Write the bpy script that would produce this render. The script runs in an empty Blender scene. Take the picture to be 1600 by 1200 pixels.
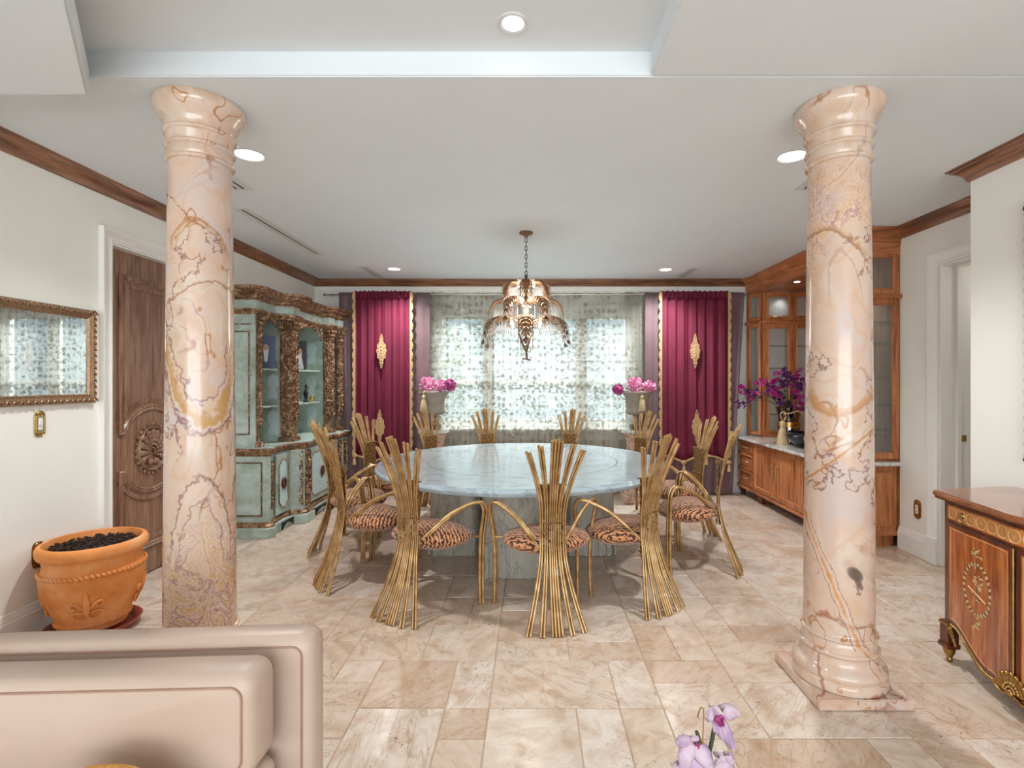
import bpy, bmesh, math, random
from mathutils import Vector, Matrix, noise as mnoise
PI = math.pi
S = bpy.context.scene
COL = S.collection

# ---------------------------------------------------------------- camera, world, light, exposure
cam_d = bpy.data.cameras.new('camera'); cam = bpy.data.objects.new('camera', cam_d); COL.objects.link(cam)
cam.location = (0, 0, 1.5); cam.rotation_euler = (PI/2, 0, 0)
cam_d.sensor_width = 36; cam_d.lens = 18; cam_d.shift_x = -0.02; cam_d.shift_y = -0.003125
cam_d.clip_start = 0.05; cam_d.clip_end = 200
S.camera = cam
S.view_settings.view_transform = 'Standard'; S.view_settings.look = 'None'
S.view_settings.gamma = 1.0; S.view_settings.use_curve_mapping = False
S.view_settings.exposure = 0.25

def c(r, g, b, a=1.0):
    f = lambda v: (v/255/12.92) if v/255 <= 0.04045 else ((v/255+0.055)/1.055)**2.4
    return (f(r), f(g), f(b), a)

world = bpy.data.worlds.new('sky'); S.world = world; world.use_nodes = True
bg = world.node_tree.nodes['Background']
bg.inputs['Color'].default_value = (0.70, 0.90, 1.0, 1); bg.inputs['Strength'].default_value = .78

def area(name, loc, rot, sx, sy, power, color=(1, 1, 1)):
    l = bpy.data.lights.new(name, 'AREA'); l.shape = 'RECTANGLE'; l.size = sx; l.size_y = sy; l.energy = power; l.color = color
    o = bpy.data.objects.new(name, l); COL.objects.link(o); o.location = loc; o.rotation_euler = rot
    return o
def point(name, loc, power, color=(1, .85, .65), r=.03):
    l = bpy.data.lights.new(name, 'POINT'); l.energy = power; l.color = color; l.shadow_soft_size = r
    o = bpy.data.objects.new(name, l); COL.objects.link(o); o.location = loc
    return o
def spot(name, loc, power, color=(.98, .985, 1.0), ang=130, r=.05):
    l = bpy.data.lights.new(name, 'SPOT'); l.energy = power; l.color = color; l.shadow_soft_size = r
    l.spot_size = math.radians(ang); l.spot_blend = .9
    o = bpy.data.objects.new(name, l); COL.objects.link(o); o.location = loc
    return o
# added fill light behind the camera, tilted up to bounce off the ceiling
area('fill_behind', (0.0, -4.4, 1.5), (math.radians(127), 0, 0), 5.6, 2.4, 250, (.94, .975, 1.0))
# daylight through the dining-room window
area('daylight_window', (0.1, 9.6, 4.5), (math.radians(-48), 0, 0), 4.6, 2.6, 1500, (.88, .96, 1.0))

# ---------------------------------------------------------------- mesh helpers
class MB:
    def __init__(s): s.v = []; s.f = []
    def add(s, vs, fs):
        o = len(s.v); s.v += [tuple(p) for p in vs]; s.f += [tuple(i+o for i in f) for f in fs]; return s
    def box(s, x0, x1, y0, y1, z0, z1):
        return s.add([(x0,y0,z0),(x1,y0,z0),(x1,y1,z0),(x0,y1,z0),(x0,y0,z1),(x1,y0,z1),(x1,y1,z1),(x0,y1,z1)],
                     [(0,3,2,1),(4,5,6,7),(0,1,5,4),(1,2,6,5),(2,3,7,6),(3,0,4,7)])
    def prism(s, poly, w0, w1, mf=lambda u, v, w: (u, v, w)):
        n = len(poly)
        return s.add([mf(u, v, w0) for u, v in poly]+[mf(u, v, w1) for u, v in poly],
                     [tuple(range(n-1, -1, -1)), tuple(range(n, 2*n))]+[(i, (i+1) % n, n+(i+1) % n, n+i) for i in range(n)])
    def lathe(s, prof, n=24, cx=0, cy=0, a0=0, a1=2*PI, mf=None, rfun=None, ring=False):
        if ring: prof = list(prof)+[prof[0]]
        full = abs(a1-a0) >= 2*PI-1e-6; m = n if full else n+1
        vs = []
        for (r, z) in prof:
            for i in range(m):
                a = a0+(a1-a0)*i/n; rr = r if rfun is None else rfun(r, z, a)
                p = (cx+rr*math.cos(a), cy+rr*math.sin(a), z); vs.append(mf(*p) if mf else p)
        fs = []
        for j in range(len(prof)-1):
            for i in range(n):
                i2 = (i+1) % m
                fs.append((j*m+i, j*m+i2, (j+1)*m+i2, (j+1)*m+i))
        if full and not ring:
            if prof[0][0] > 1e-5: fs.append(tuple(range(m-1, -1, -1)))
            if prof[-1][0] > 1e-5: k = (len(prof)-1)*m; fs.append(tuple(range(k, k+m)))
        return s.add(vs, fs)
    def tube(s, pts, r, n=6, closed=False, flat=1.0, up=None):
        P = [Vector(p) for p in pts]; m = len(P); vs = []
        R = r if callable(r) else (lambda t: r)
        prev = None
        for i, p in enumerate(P):
            if closed: t = P[(i+1) % m]-P[i-1]
            else: t = P[min(i+1, m-1)]-P[max(i-1, 0)]
            t = t.normalized() if t.length > 1e-9 else Vector((0, 0, 1))
            if prev is None:
                a = Vector(up) if up else (Vector((0, 0, 1)) if abs(t.z) < .9 else Vector((1, 0, 0)))
            else: a = prev
            a = (a-t*a.dot(t)); a = a.normalized() if a.length > 1e-6 else t.orthogonal().normalized()
            prev = a; b = t.cross(a); rr = R(i/(m-1 if m > 1 else 1))
            for k in range(n):
                g = 2*PI*k/n; vs.append(p+a*rr*math.cos(g)*flat+b*rr*math.sin(g))
        fs = []
        for i in range(m if closed else m-1):
            j = (i+1) % m
            for k in range(n): fs.append((i*n+k, i*n+(k+1) % n, j*n+(k+1) % n, j*n+k))
        if not closed: fs.append(tuple(range(n-1, -1, -1))); fs.append(tuple(range((m-1)*n, m*n)))
        return s.add(vs, fs)
    def ball(s, cx, cy, cz, rx, ry=None, rz=None, n=8, m=5, rot=None):
        ry = rx if ry is None else ry; rz = rx if rz is None else rz
        vs = [Vector((0, 0, -rz))]
        for j in range(1, m):
            t = -PI/2+PI*j/m
            for i in range(n): a = 2*PI*i/n; vs.append(Vector((rx*math.cos(t)*math.cos(a), ry*math.cos(t)*math.sin(a), rz*math.sin(t))))
        vs.append(Vector((0, 0, rz)))
        if rot is not None: vs = [rot @ v for v in vs]
        vs = [v+Vector((cx, cy, cz)) for v in vs]
        fs = [(0, 1+(i+1) % n, 1+i) for i in range(n)]
        for j in range(m-2):
            for i in range(n): a = 1+j*n; fs.append((a+i, a+(i+1) % n, a+n+(i+1) % n, a+n+i))
        a = 1+(m-2)*n; fs += [(a+i, a+(i+1) % n, len(vs)-1) for i in range(n)]
        return s.add(vs, fs)
    def sweep(s, path, prof, mf=lambda u, v, w: (u, v, w), closed=False):
        # prof: list of (offset to the left of the path, w); mitred corners
        n = len(path); P = [Vector(p) for p in path]; off = []
        for i in range(n):
            if closed or 0 < i < n-1:
                d0 = (P[i]-P[i-1]).normalized(); d1 = (P[(i+1) % n]-P[i]).normalized()
            elif i == 0: d0 = d1 = (P[1]-P[0]).normalized()
            else: d0 = d1 = (P[-1]-P[-2]).normalized()
            n0 = Vector((-d0.y, d0.x)); n1 = Vector((-d1.y, d1.x)); b = (n0+n1)
            b = b.normalized() if b.length > 1e-6 else n0
            off.append(b/max(.35, b.dot(n0)))
        m = len(prof)
        vs = [mf(P[i].x+off[i].x*o, P[i].y+off[i].y*o, w) for i in range(n) for (o, w) in prof]
        fs = []
        for i in range(n if closed else n-1):
            j = (i+1) % n
            for k in range(m): fs.append((i*m+k, i*m+(k+1) % m, j*m+(k+1) % m, j*m+k))
        if not closed: fs.append(tuple(range(m))); fs.append(tuple(range(n*m-1, (n-1)*m-1, -1)))
        return s.add(vs, fs)
    def grid(s, fn, nu, nv, closed_u=False):
        m = nu if closed_u else nu+1
        vs = [fn(i/nu, j/nv) for j in range(nv+1) for i in range(m)]
        return s.add(vs, [(j*m+i, j*m+(i+1) % m, (j+1)*m+(i+1) % m, (j+1)*m+i) for j in range(nv) for i in range(nu)])
    def xform(s, M): s.v = [tuple(M @ Vector(p)) for p in s.v]; return s
    def merge(s, o): return s.add(o.v, o.f)
    def mesh(s, name, m, smooth=40, bevel=0, thick=0, recalc=True, org=None):
        me = bpy.data.meshes.new(name)
        vs = s.v if org is None else [(p[0]-org[0], p[1]-org[1], p[2]-org[2]) for p in s.v]
        me.from_pydata(vs, [], s.f)
        bm = bmesh.new(); bm.from_mesh(me)
        if recalc: bmesh.ops.recalc_face_normals(bm, faces=bm.faces)
        if thick:
            bmesh.ops.solidify(bm, geom=list(bm.faces), thickness=thick)
        if bevel:
            es = [e for e in bm.edges if len(e.link_faces) == 2 and e.calc_face_angle(0) > .6]
            bmesh.ops.bevel(bm, geom=es, offset=bevel, segments=2, affect='EDGES', clamp_overlap=True)
        bm.to_mesh(me); bm.free()
        if m: me.materials.append(m)
        if smooth:
            me.shade_smooth(); me.set_sharp_from_angle(angle=math.radians(smooth))
        return me
    def build(s, name, m, parent=None, world=True, **k):
        org = None
        if parent is not None and world:
            org = origin_of(parent)
        elif parent is None and k.get('at') is not None: org = k['at']
        at = k.pop('at', None)
        me = s.mesh(name, m, org=org, **k)
        o = bpy.data.objects.new(name, me); COL.objects.link(o)
        if parent is not None: o.parent = parent
        elif at is not None: o.location = at
        return o
def origin_of(o):
    v = Vector((0, 0, 0))
    while o is not None: v += o.location; o = o.parent
    return v
def tag(o, label=None, cat=None, group=None, kind=None):
    if label: o['label'] = label
    if cat: o['category'] = cat
    if group: o['group'] = group
    if kind: o['kind'] = kind
    return o
def thing(name, label, cat, loc, group=None, rz=0):
    o = bpy.data.objects.new(name, None); COL.objects.link(o); o.location = loc; o.rotation_euler = (0, 0, rz)
    o.empty_display_size = .1
    return tag(o, label, cat, group)
def struct(name, loc=(0, 0, 0)):
    o = bpy.data.objects.new(name, None); COL.objects.link(o); o.location = loc; o['kind'] = 'structure'; return o
def inst(name, me, parent, loc=(0, 0, 0), rot=(0, 0, 0), sc=(1, 1, 1)):
    o = bpy.data.objects.new(name, me); COL.objects.link(o); o.parent = parent
    o.location = loc; o.rotation_euler = rot; o.scale = sc; return o
def onX(X, sg): return lambda u, v, w: (X+sg*w, u, v)       # u=y v=z w=outward
def onY(Y, sg): return lambda u, v, w: (u, Y+sg*w, v)       # u=x v=z
def rect(u0, u1, v0, v1): return [(u0, v0), (u1, v0), (u1, v1), (u0, v1)]

# ---------------------------------------------------------------- materials
class G:
    def __init__(s, name):
        s.m = bpy.data.materials.new(name); s.m.use_nodes = True; s.t = s.m.node_tree
        s.b = s.t.nodes['Principled BSDF']
    def n(s, ty, props=None, **ins):
        k = s.t.nodes.new(ty)
        for a, b in (props or {}).items(): setattr(k, a, b)
        for a, b in ins.items(): s.put(k.inputs[a.replace('_', ' ')], b)
        return k
    def put(s, sock, v):
        if isinstance(v, bpy.types.NodeSocket): s.t.links.new(v, sock)
        else: sock.default_value = v
    def coord(s, kind='Object', scale=(1, 1, 1), rot=(0, 0, 0), loc=(0, 0, 0)):
        if kind == 'World': o = s.n('ShaderNodeNewGeometry').outputs['Position']
        else: o = s.n('ShaderNodeTexCoord').outputs[kind]
        mp = s.n('ShaderNodeMapping', Vector=o, Scale=scale, Rotation=rot, Location=loc)
        return mp.outputs[0]
    def noise(s, vec, scale=5, detail=4, rough=.5, dist=0, col=False):
        k = s.n('ShaderNodeTexNoise', Vector=vec, Scale=scale, Detail=detail, Roughness=rough, Distortion=dist)
        return k.outputs['Color' if col else 0]
    def voro(s, vec, scale=5, feature='F1', rand=1):
        return s.n('ShaderNodeTexVoronoi', {'feature': feature}, Vector=vec, Scale=scale, Randomness=rand).outputs[0]
    def wave(s, vec, scale=5, dist=2, detail=2, dscale=1, bd='X', prof='SIN'):
        return s.n('ShaderNodeTexWave', {'bands_direction': bd, 'wave_profile': prof}, Vector=vec, Scale=scale, Distortion=dist, Detail=detail, **{'Detail_Scale': dscale}).outputs['Fac']
    def ramp(s, fac, stops, interp='LINEAR'):
        k = s.n('ShaderNodeValToRGB', Fac=fac); r = k.color_ramp; r.interpolation = interp
        while len(r.elements) < len(stops): r.elements.new(.5)
        for e, (p, col) in zip(r.elements, stops):
            e.position = p; e.color = col if isinstance(col, tuple) else (col, col, col, 1)
        return k.outputs[0]
    def mix(s, fac, a, b, mode='MIX'):
        k = s.t.nodes.new('ShaderNodeMix'); k.data_type = 'RGBA'; k.blend_type = mode
        s.put(k.inputs[0], fac); s.put(k.inputs[6], a); s.put(k.inputs[7], b); return k.outputs[2]
    def math(s, op, a, b=0.0, c_=0.0):
        k = s.t.nodes.new('ShaderNodeMath'); k.operation = op
        s.put(k.inputs[0], a); s.put(k.inputs[1], b); s.put(k.inputs[2], c_); return k.outputs[0]
    def vmath(s, op, a, b):
        k = s.t.nodes.new('ShaderNodeVectorMath'); k.operation = op
        s.put(k.inputs[0], a); s.put(k.inputs[1], b); return k.outputs[0]
    def rnd(s): return s.n('ShaderNodeObjectInfo').outputs['Random']
    def bump(s, h, strength=.2, dist=.01):
        k = s.n('ShaderNodeBump', Height=h, Strength=strength, Distance=dist); s.put(s.b.inputs['Normal'], k.outputs[0])
    def fin(s, col=None, rough=None, metal=None, spec=None, **k):
        if col is not None: s.put(s.b.inputs['Base Color'], col)
        if rough is not None: s.put(s.b.inputs['Roughness'], rough)
        if metal is not None: s.put(s.b.inputs['Metallic'], metal)
        if spec is not None: s.put(s.b.inputs['Specular IOR Level'], spec)
        for a, b in k.items(): s.put(s.b.inputs[a.replace('_', ' ')], b)
        return s.m
def plain(name, col, rough=.5, metal=0, vary=.06, scale=12, **k):
    g = G(name); v = g.coord('Object')
    f = g.noise(v, scale, 3)
    d = tuple(max(0, x*(1-vary)) for x in col[:3])+(1,); l = tuple(min(1, x*(1+vary)) for x in col[:3])+(1,)
    return g.fin(g.ramp(f, [(.3, d), (.7, l)]), rough, metal, **k)
def emit(name, col, st):
    g = G(name); return g.fin(col, .5, Emission_Color=col, Emission_Strength=st)

M = {}
M['wall'] = plain('wall_paint', c(238, 237, 230), .85, vary=.012, scale=3)
M['ceiling'] = plain('ceiling_paint', c(227, 233, 237), .9, vary=.01, scale=3)
M['white_trim'] = plain('white_trim_paint', c(238, 237, 232), .45, vary=.01)
def wood(name, dark, mid, light, axis='Z', rough=.35, scale=1.0, coord='Object', gl=0.0):
    g = G(name)
    sc = {'X': (1.2, 14, 14), 'Y': (14, 1.2, 14), 'Z': (14, 14, 1.2), 'H': (1.5, 1.5, 16)}[axis]
    v = g.coord(coord, tuple(x*scale for x in sc))
    r = g.rnd(); off = g.n('ShaderNodeCombineXYZ', X=g.math('MULTIPLY', r, 9.0), Y=g.math('MULTIPLY', r, 17.0), Z=0.0)
    v = g.vmath('ADD', v, off.outputs[0])
    a = g.noise(v, 1.3, 6, .6, 1.2); b = g.noise(v, 5, 4, .6, .3)
    f = g.math('ADD', g.math('MULTIPLY', a, .75), g.math('MULTIPLY', b, .25))
    col = g.ramp(f, [(.36, dark), (.5, mid), (.64, light)])
    g.bump(b, .08, .002)
    return g.fin(col, rough, Coat_Weight=gl, Coat_Roughness=.15)
M['walnut_y'] = wood('walnut_trim_y', c(88, 54, 38), c(132, 88, 62), c(164, 116, 86), 'H', .28)
M['walnut_x'] = wood('walnut_trim_x', c(88, 54, 38), c(132, 88, 62), c(164, 116, 86), 'H', .28)
M['door_wood'] = wood('door_walnut', c(108, 76, 58), c(142, 106, 84), c(166, 132, 110), 'Z', .3)
M['cab_wood'] = wood('cabinet_walnut', c(136, 78, 44), c(188, 118, 72), c(212, 146, 98), 'Z', .35)
M['cab_wood_y'] = wood('cabinet_walnut_y', c(132, 76, 42), c(180, 110, 66), c(206, 138, 92), 'H', .35)
M['dark_wood'] = wood('dark_stained_wood', c(60, 26, 14), c(98, 46, 24), c(130, 66, 36), 'Z', .3, gl=.4)
M['marq_wood'] = wood('marquetry_veneer', c(128, 58, 22), c(176, 92, 40), c(208, 128, 66), 'Z', .22, 1.6, gl=.6)
M['marq_top'] = wood('marquetry_top_veneer', c(110, 58, 34), c(150, 92, 60), c(176, 120, 84), 'Y', .15, 1.2, gl=.7)
M['inlay_light'] = plain('light_inlay', c(222, 150, 84), .3)
M['inlay_pale'] = plain('pale_inlay', c(220, 186, 134), .3)
M['inlay_dark'] = plain('dark_inlay', c(120, 84, 46), .3)
M['brass'] = plain('aged_brass', c(176, 140, 84), .32, 1.0, vary=.2, scale=30)
M['pale_gold'] = plain('pale_gold_metal', c(222, 206, 160), .3, .9, vary=.15, scale=60)
def gold_rod():
    g = G('gilded_rod_metal'); v = g.coord('Object', (3, 3, 3)); f = g.noise(v, 5, 3, .5)
    col = g.ramp(f, [(.3, c(160, 124, 80)), (.5, c(188, 150, 100)), (.7, c(210, 178, 130))])
    return g.fin(col, .36, .6)
M['rod'] = gold_rod()
def twig():
    g = G('gilded_twig_filler'); v = g.coord('Object'); f = g.noise(v, 70, 3, .7); h = g.voro(v, 90)
    g.bump(f, .9, .01)
    return g.fin(g.ramp(f, [(.35, c(60, 38, 20)), (.5, c(128, 92, 50)), (.68, c(214, 172, 104))]), .4, .5)
M['twig'] = twig()
M['groove'] = plain('dark_bronze_groove', c(74, 46, 26), .5, .4)
def tiger():
    g = G('tiger_stripe_fabric'); v = g.coord('Object', (1, 1, 1), (0, 0, .15))
    v = g.coord('Object', (1, .75, 1), (0, 0, .5)); w = g.wave(v, 16, 5.0, 2, 3.2, 'Y'); n = g.noise(v, 20, 2)
    w2 = g.math('ADD', w, g.math('MULTIPLY', g.math('SUBTRACT', n, .5), .5))
    col = g.ramp(w2, [(.22, c(62, 28, 16)), (.36, c(88, 42, 24)), (.45, c(186, 122, 78)), (.9, c(204, 146, 100))])
    g.bump(g.noise(v, 150, 2), .2, .003)
    return g.fin(col, .8, Sheen_Weight=.3)
M['tiger'] = tiger()
def marble(name, base, vein, light, scale=2.5, rough=.16, stretch=(1, 1, 1), rot=(0, 0, .3)):
    g = G(name); v = g.coord('Object', stretch, rot)
    a = g.noise(v, scale, 6, .6, 1.4); b = g.noise(v, scale*3, 5, .65, .8)
    col = g.ramp(a, [(.3, base), (.46, light), (.52, vein), (.56, light), (.75, base)])
    col = g.mix(g.math('MULTIPLY', b, .35), col, vein)
    return g.fin(col, rough, Coat_Weight=.3, Coat_Roughness=.08)
M['table_marble'] = marble('table_marble', c(160, 178, 188), c(142, 156, 164), c(176, 192, 200), 2.2, .13, (1, 2.6, 2.6))  # bluish tone puts the window's reflection into the marble colour
M['ped_marble'] = marble('pedestal_marble', c(184, 180, 168), c(160, 158, 148), c(198, 194, 182), 2.6, .25, (2.5, 2.5, 1), (.3, .5, .2))
M['counter_marble'] = marble('counter_marble', c(226, 224, 218), c(172, 172, 168), c(236, 235, 230), 4, .12, (2, 1, 1))
M['pink_marble'] = marble('rosy_onyx', c(222, 196, 176), c(182, 124, 92), c(234, 214, 198), 7, .2)

def onyx(name, seed, patch_lo, patch_hi, strength, tx, ty, feats):
    """Cream-pink onyx with brown contour veins; patch_lo..patch_hi is the height band of the busy mineral cluster."""
    g = G(name); v = g.coord('Object', (1, 1, .8), (0, 0, 0), (seed*3.1, seed*1.7, seed*.9))
    warp = g.noise(v, 7, 3, .6, 0, True)
    vw = g.vmath('ADD', v, g.vmath('MULTIPLY', g.vmath('SUBTRACT', warp, (.5, .5, .5)), (.10, .10, .10)))
    a = g.noise(vw, 2.1, 2.5, .5, .5); b = g.noise(v, 3.0, 3, .6); fine = g.noise(v, 40, 4, .7)
    def line(src, mult, ofs, w):
        t = g.math('FRACT', g.math('ADD', g.math('MULTIPLY', src, mult), ofs))
        d = g.math('ABSOLUTE', g.math('SUBTRACT', t, .5))
        return g.ramp(d, [(0, 1.0), (w*.35, .75), (w, 0.0)])
    soft = g.noise(vw, 4, 3, .5, 1)
    base = g.ramp(soft, [(.25, c(200, 172, 148)), (.42, c(216, 196, 180)), (.55, c(214, 184, 164)), (.68, c(206, 188, 182)), (.85, c(210, 164, 128))])
    lines_soft = line(a, 9.0, .1, .16)
    base = g.mix(g.math('MULTIPLY', lines_soft, .38), base, c(206, 160, 122))
    gate = g.ramp(b, [(.47, 0.0), (.56, 1.0)])
    l1 = g.math('MULTIPLY', line(a, 4.0, .33, .045), gate)
    base = g.mix(g.math('MULTIPLY', l1, .85), base, c(158, 94, 56))
    l2 = g.math('MULTIPLY', line(b, 5.0, .7, .05), g.ramp(a, [(.50, 0.0), (.58, 1.0)]))
    base = g.mix(g.math('MULTIPLY', l2, .9), base, c(176, 116, 52))
    l3 = line(g.noise(vw, 1.5, 6, .62, .2), 3.0, .15, .022)
    base = g.mix(g.math('MULTIPLY', l3, .8), base, c(122, 72, 62))
    z = g.n('ShaderNodeSeparateXYZ', Vector=g.n('ShaderNodeTexCoord').outputs['Object']).outputs[2]
    jit = g.math('ADD', z, g.math('MULTIPLY', g.math('SUBTRACT', b, .5), 1.1))
    up = g.n('ShaderNodeMapRange', Value=jit, **{'From_Min': patch_lo-.05, 'From_Max': patch_lo+.12}).outputs[0]
    dn = g.n('ShaderNodeMapRange', Value=jit, **{'From_Min': patch_hi-.25, 'From_Max': patch_hi+.08, 'To_Min': 1.0, 'To_Max': 0.0}).outputs[0]
    mask = g.math('MULTIPLY', up, dn)
    cr = g.voro(vw, 17, 'DISTANCE_TO_EDGE'); blot = g.noise(vw, 9, 5, .72, 1.2)
    busy = g.ramp(blot, [(.30, c(236, 218, 204)), (.41, c(222, 188, 174)), (.45, c(156, 98, 90)), (.49, c(236, 214, 196)), (.55, c(212, 160, 100)), (.59, c(232, 206, 182)), (.65, c(190, 130, 92)), (.70, c(232, 206, 186)), (.76, c(126, 76, 62))])
    busy = g.mix(g.ramp(cr, [(0, .4), (.03, 0.0)]), busy, c(140, 90, 80))
    base = g.mix(g.math('MULTIPLY', mask, strength), base, busy)
    # individual markings of this shaft, laid through the stone along one sawn direction
    oc = g.n('ShaderNodeTexCoord').outputs['Object']; sx = g.n('ShaderNodeSeparateXYZ', Vector=oc)
    u = g.math('ADD', g.math('MULTIPLY', sx.outputs[0], tx), g.math('MULTIPLY', sx.outputs[1], ty))
    wob = g.math('SUBTRACT', g.noise(v, 16, 5, .7), .5); wob2 = g.math('SUBTRACT', g.noise(v, 5, 3, .5), .5)
    for f in feats:
        if f[0] == 'ell':      # centre u, z, radii, half (-1 lower, 1 upper, 0 all), stops
            _, cu, cz, ru, rz, half, slant, stops = f
            uu = g.math('ADD', g.math('SUBTRACT', u, cu), g.math('MULTIPLY', g.math('SUBTRACT', z, cz), slant))
            e = g.math('SQRT', g.math('ADD', g.math('POWER', g.math('ABSOLUTE', g.math('DIVIDE', uu, ru)), 2.0), g.math('POWER', g.math('ABSOLUTE', g.math('DIVIDE', g.math('SUBTRACT', z, cz), rz)), 2.0)))
            e = g.math('MULTIPLY', g.math('ADD', e, g.math('ADD', g.math('MULTIPLY', wob, .42), g.math('MULTIPLY', wob2, .45))), .5)
            mk_ = 1.0
            if half: mk_ = g.n('ShaderNodeMapRange', Value=g.math('MULTIPLY', g.math('SUBTRACT', z, cz), float(half)), **{'From_Min': -.02, 'From_Max': .06}).outputs[0]
        else:                  # ('line', a, b, zmin, zmax, width, stops): u = a + b z
            _, a_, b_, z0_, z1_, wd, stops = f
            dd = g.math('ABSOLUTE', g.math('SUBTRACT', u, g.math('ADD', a_, g.math('MULTIPLY', z, b_))))
            e = g.math('DIVIDE', g.math('ADD', dd, g.math('MULTIPLY', wob, wd*1.8)), wd*2)
            mk_ = g.math('MULTIPLY', g.math('GREATER_THAN', z, z0_), g.math('LESS_THAN', z, z1_))
        al = g.ramp(e, [(p, a) for p, a, _c in stops]); cc = g.ramp(e, [(p, _c) for p, a, _c in stops])
        base = g.mix(g.math('MULTIPLY', al, mk_), base, cc)
    return g.fin(base, .16, Coat_Weight=.22, Coat_Roughness=.08)
PUR, AMB, CRM, BRN = c(132, 90, 86), c(194, 148, 84), c(226, 204, 188), c(62, 44, 38)
M['onyx_a'] = onyx('onyx_cluster_low', 1.0, -.2, .80, .9, .839, .544, [
    ('ell', -.01, 1.72, .155, .49, -1, .08, [(.33, 0.0, PUR), (.345, .9, PUR), (.36, .3, CRM), (.40, .8, AMB), (.44, .9, AMB), (.465, .3, CRM), (.495, .9, PUR), (.52, 0.0, PUR)]),
    ('ell', .0, .62, .125, .42, 1, 0.0, [(.34, .0, CRM), (.36, .8, PUR), (.38, .35, CRM), (.48, .45, CRM), (.50, .9, PUR), (.52, 0.0, PUR)]),
    ('ell', .0, 2.10, .12, .16, 1, .1, [(.40, 0.0, AMB), (.42, .8, c(168, 112, 66)), (.44, .1, AMB), (.50, .8, c(176, 120, 70)), (.53, 0.0, AMB)]),
    ('ell', -.01, 1.82, .15, .16, 1, -.4, [(.46, 0.0, AMB), (.49, .85, c(150, 96, 64)), (.52, 0.0, AMB)]),
    ])
M['onyx_b'] = onyx('onyx_cluster_high', 2.6, 2.14, 2.52, .9, .858, -.513, [
    ('line', .19, -.40, .24, .86, .026, [(0, .9, c(196, 132, 72)), (.12, .7, c(214, 160, 112)), (.36, .5, CRM), (.44, .95, PUR), (.5, 0.0, PUR)]),
    ('ell', .066, .598, .030, .034, 0, .4, [(.0, .9, c(92, 68, 60)), (.3, .85, BRN), (.46, .7, c(110, 82, 72)), (.52, 0.0, BRN)]),
    ('ell', .082, .55, .014, .030, 0, .4, [(.0, .85, BRN), (.4, .7, c(110, 82, 72)), (.5, 0.0, BRN)]),
    ('ell', .01, 1.47, .13, .13, -1, 0.0, [(.40, 0.0, AMB), (.44, .75, c(200, 148, 88)), (.54, .8, c(180, 124, 74)), (.6, 0.0, AMB)]),
    ('line', -1.24, 1.087, 1.0, 1.30, .010, [(0, .9, c(190, 120, 62)), (.35, .6, AMB), (.5, 0.0, AMB)]),
    ('ell', .03, 1.86, .07, .26, 1, .1, [(.46, 0.0, PUR), (.49, .55, c(190, 140, 112)), (.52, 0.0, PUR)]),
    ('ell', -.02, 2.05, .14, .16, 1, .3, [(.46, 0.0, AMB), (.49, .8, c(140, 92, 62)), (.54, .4, AMB), (.6, 0.0, AMB)])])

def travertine():
    g = G('travertine')
    p = g.coord('World'); r = g.rnd()
    off = g.n('ShaderNodeCombineXYZ', X=g.math('MULTIPLY', r, 41.0), Y=g.math('MULTIPLY', r, 23.0), Z=g.math('MULTIPLY', r, 7.0)).outputs[0]
    ang = g.math('MULTIPLY', r, 6.28)
    rot = g.n('ShaderNodeVectorRotate', {'rotation_type': 'Z_AXIS'}, Vector=p, Angle=ang).outputs[0]
    v = g.vmath('ADD', rot, off)
    vs = g.vmath('MULTIPLY', v, (1.0, 3.6, 1.0))
    a = g.noise(vs, 1.6, 7, .62, 1.6); b = g.noise(v, 9, 5, .65, .6)
    r2 = g.math('FRACT', g.math('MULTIPLY', r, 13.7)); r3 = g.math('FRACT', g.math('MULTIPLY', r, 7.3))
    base = g.ramp(a, [(.28, c(180, 152, 130)), (.40, c(210, 190, 172)), (.52, c(228, 214, 202)), (.62, c(216, 198, 180)), (.72, c(188, 162, 140))])
    tint = g.ramp(r2, [(0, c(230, 220, 209)), (.2, c(212, 190, 170)), (.38, c(222, 206, 190)), (.56, c(240, 233, 226)), (.74, c(216, 196, 174)), (.88, c(192, 160, 132))], 'CONSTANT')
    base = g.mix(.45, base, tint); base = g.mix(1.0, base, c(246, 244, 241), 'MULTIPLY')
    base = g.mix(g.math('MULTIPLY', g.ramp(b, [(.45, 0.0), (.66, 1.0)]), .55), base, c(178, 140, 106))
    # swirly light/dark streaks on some tiles
    t = g.math('FRACT', g.math('MULTIPLY', g.noise(vs, 1.1, 5, .55, 1.8), 9.0))
    ln = g.ramp(g.math('ABSOLUTE', g.math('SUBTRACT', t, .5)), [(0, 1.0), (.1, 0.0)])
    base = g.mix(g.math('MULTIPLY', ln, g.math('MULTIPLY', g.math('GREATER_THAN', r3, .35), .5)), base, c(160, 126, 98))
    pits = g.ramp(g.noise(v, 60, 3, .7, .8), [(.61, 0.0), (.66, 1.0)])
    pm = g.ramp(g.noise(v, 4.5, 3, .6), [(.46, 0.0), (.6, 1.0)])
    pit = g.math('MULTIPLY', pits, pm)
    base = g.mix(g.math('MULTIPLY', pit, .85), base, c(104, 76, 54))
    g.bump(g.math('SUBTRACT', b, g.math('MULTIPLY', pit, 1.2)), .25, .003)
    rough = g.ramp(b, [(.3, .18), (.7, .34)])
    return g.fin(base, rough, spec=.5)
M['tile'] = travertine()
M['grout'] = plain('floor_grout', c(186, 160, 132), .8)
M['leather'] = (lambda g: (g.bump(g.noise(g.coord('Object'), 3.2, 3, .6, .6), .35, .02), g.fin(g.ramp(g.noise(g.coord('Object'), 2, 3), [(.3, c(190, 165, 148)), (.7, c(200, 177, 162))]), .42))[1])(G('cream_leather'))
M['piping'] = plain('leather_piping', c(160, 124, 104), .6)
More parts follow.
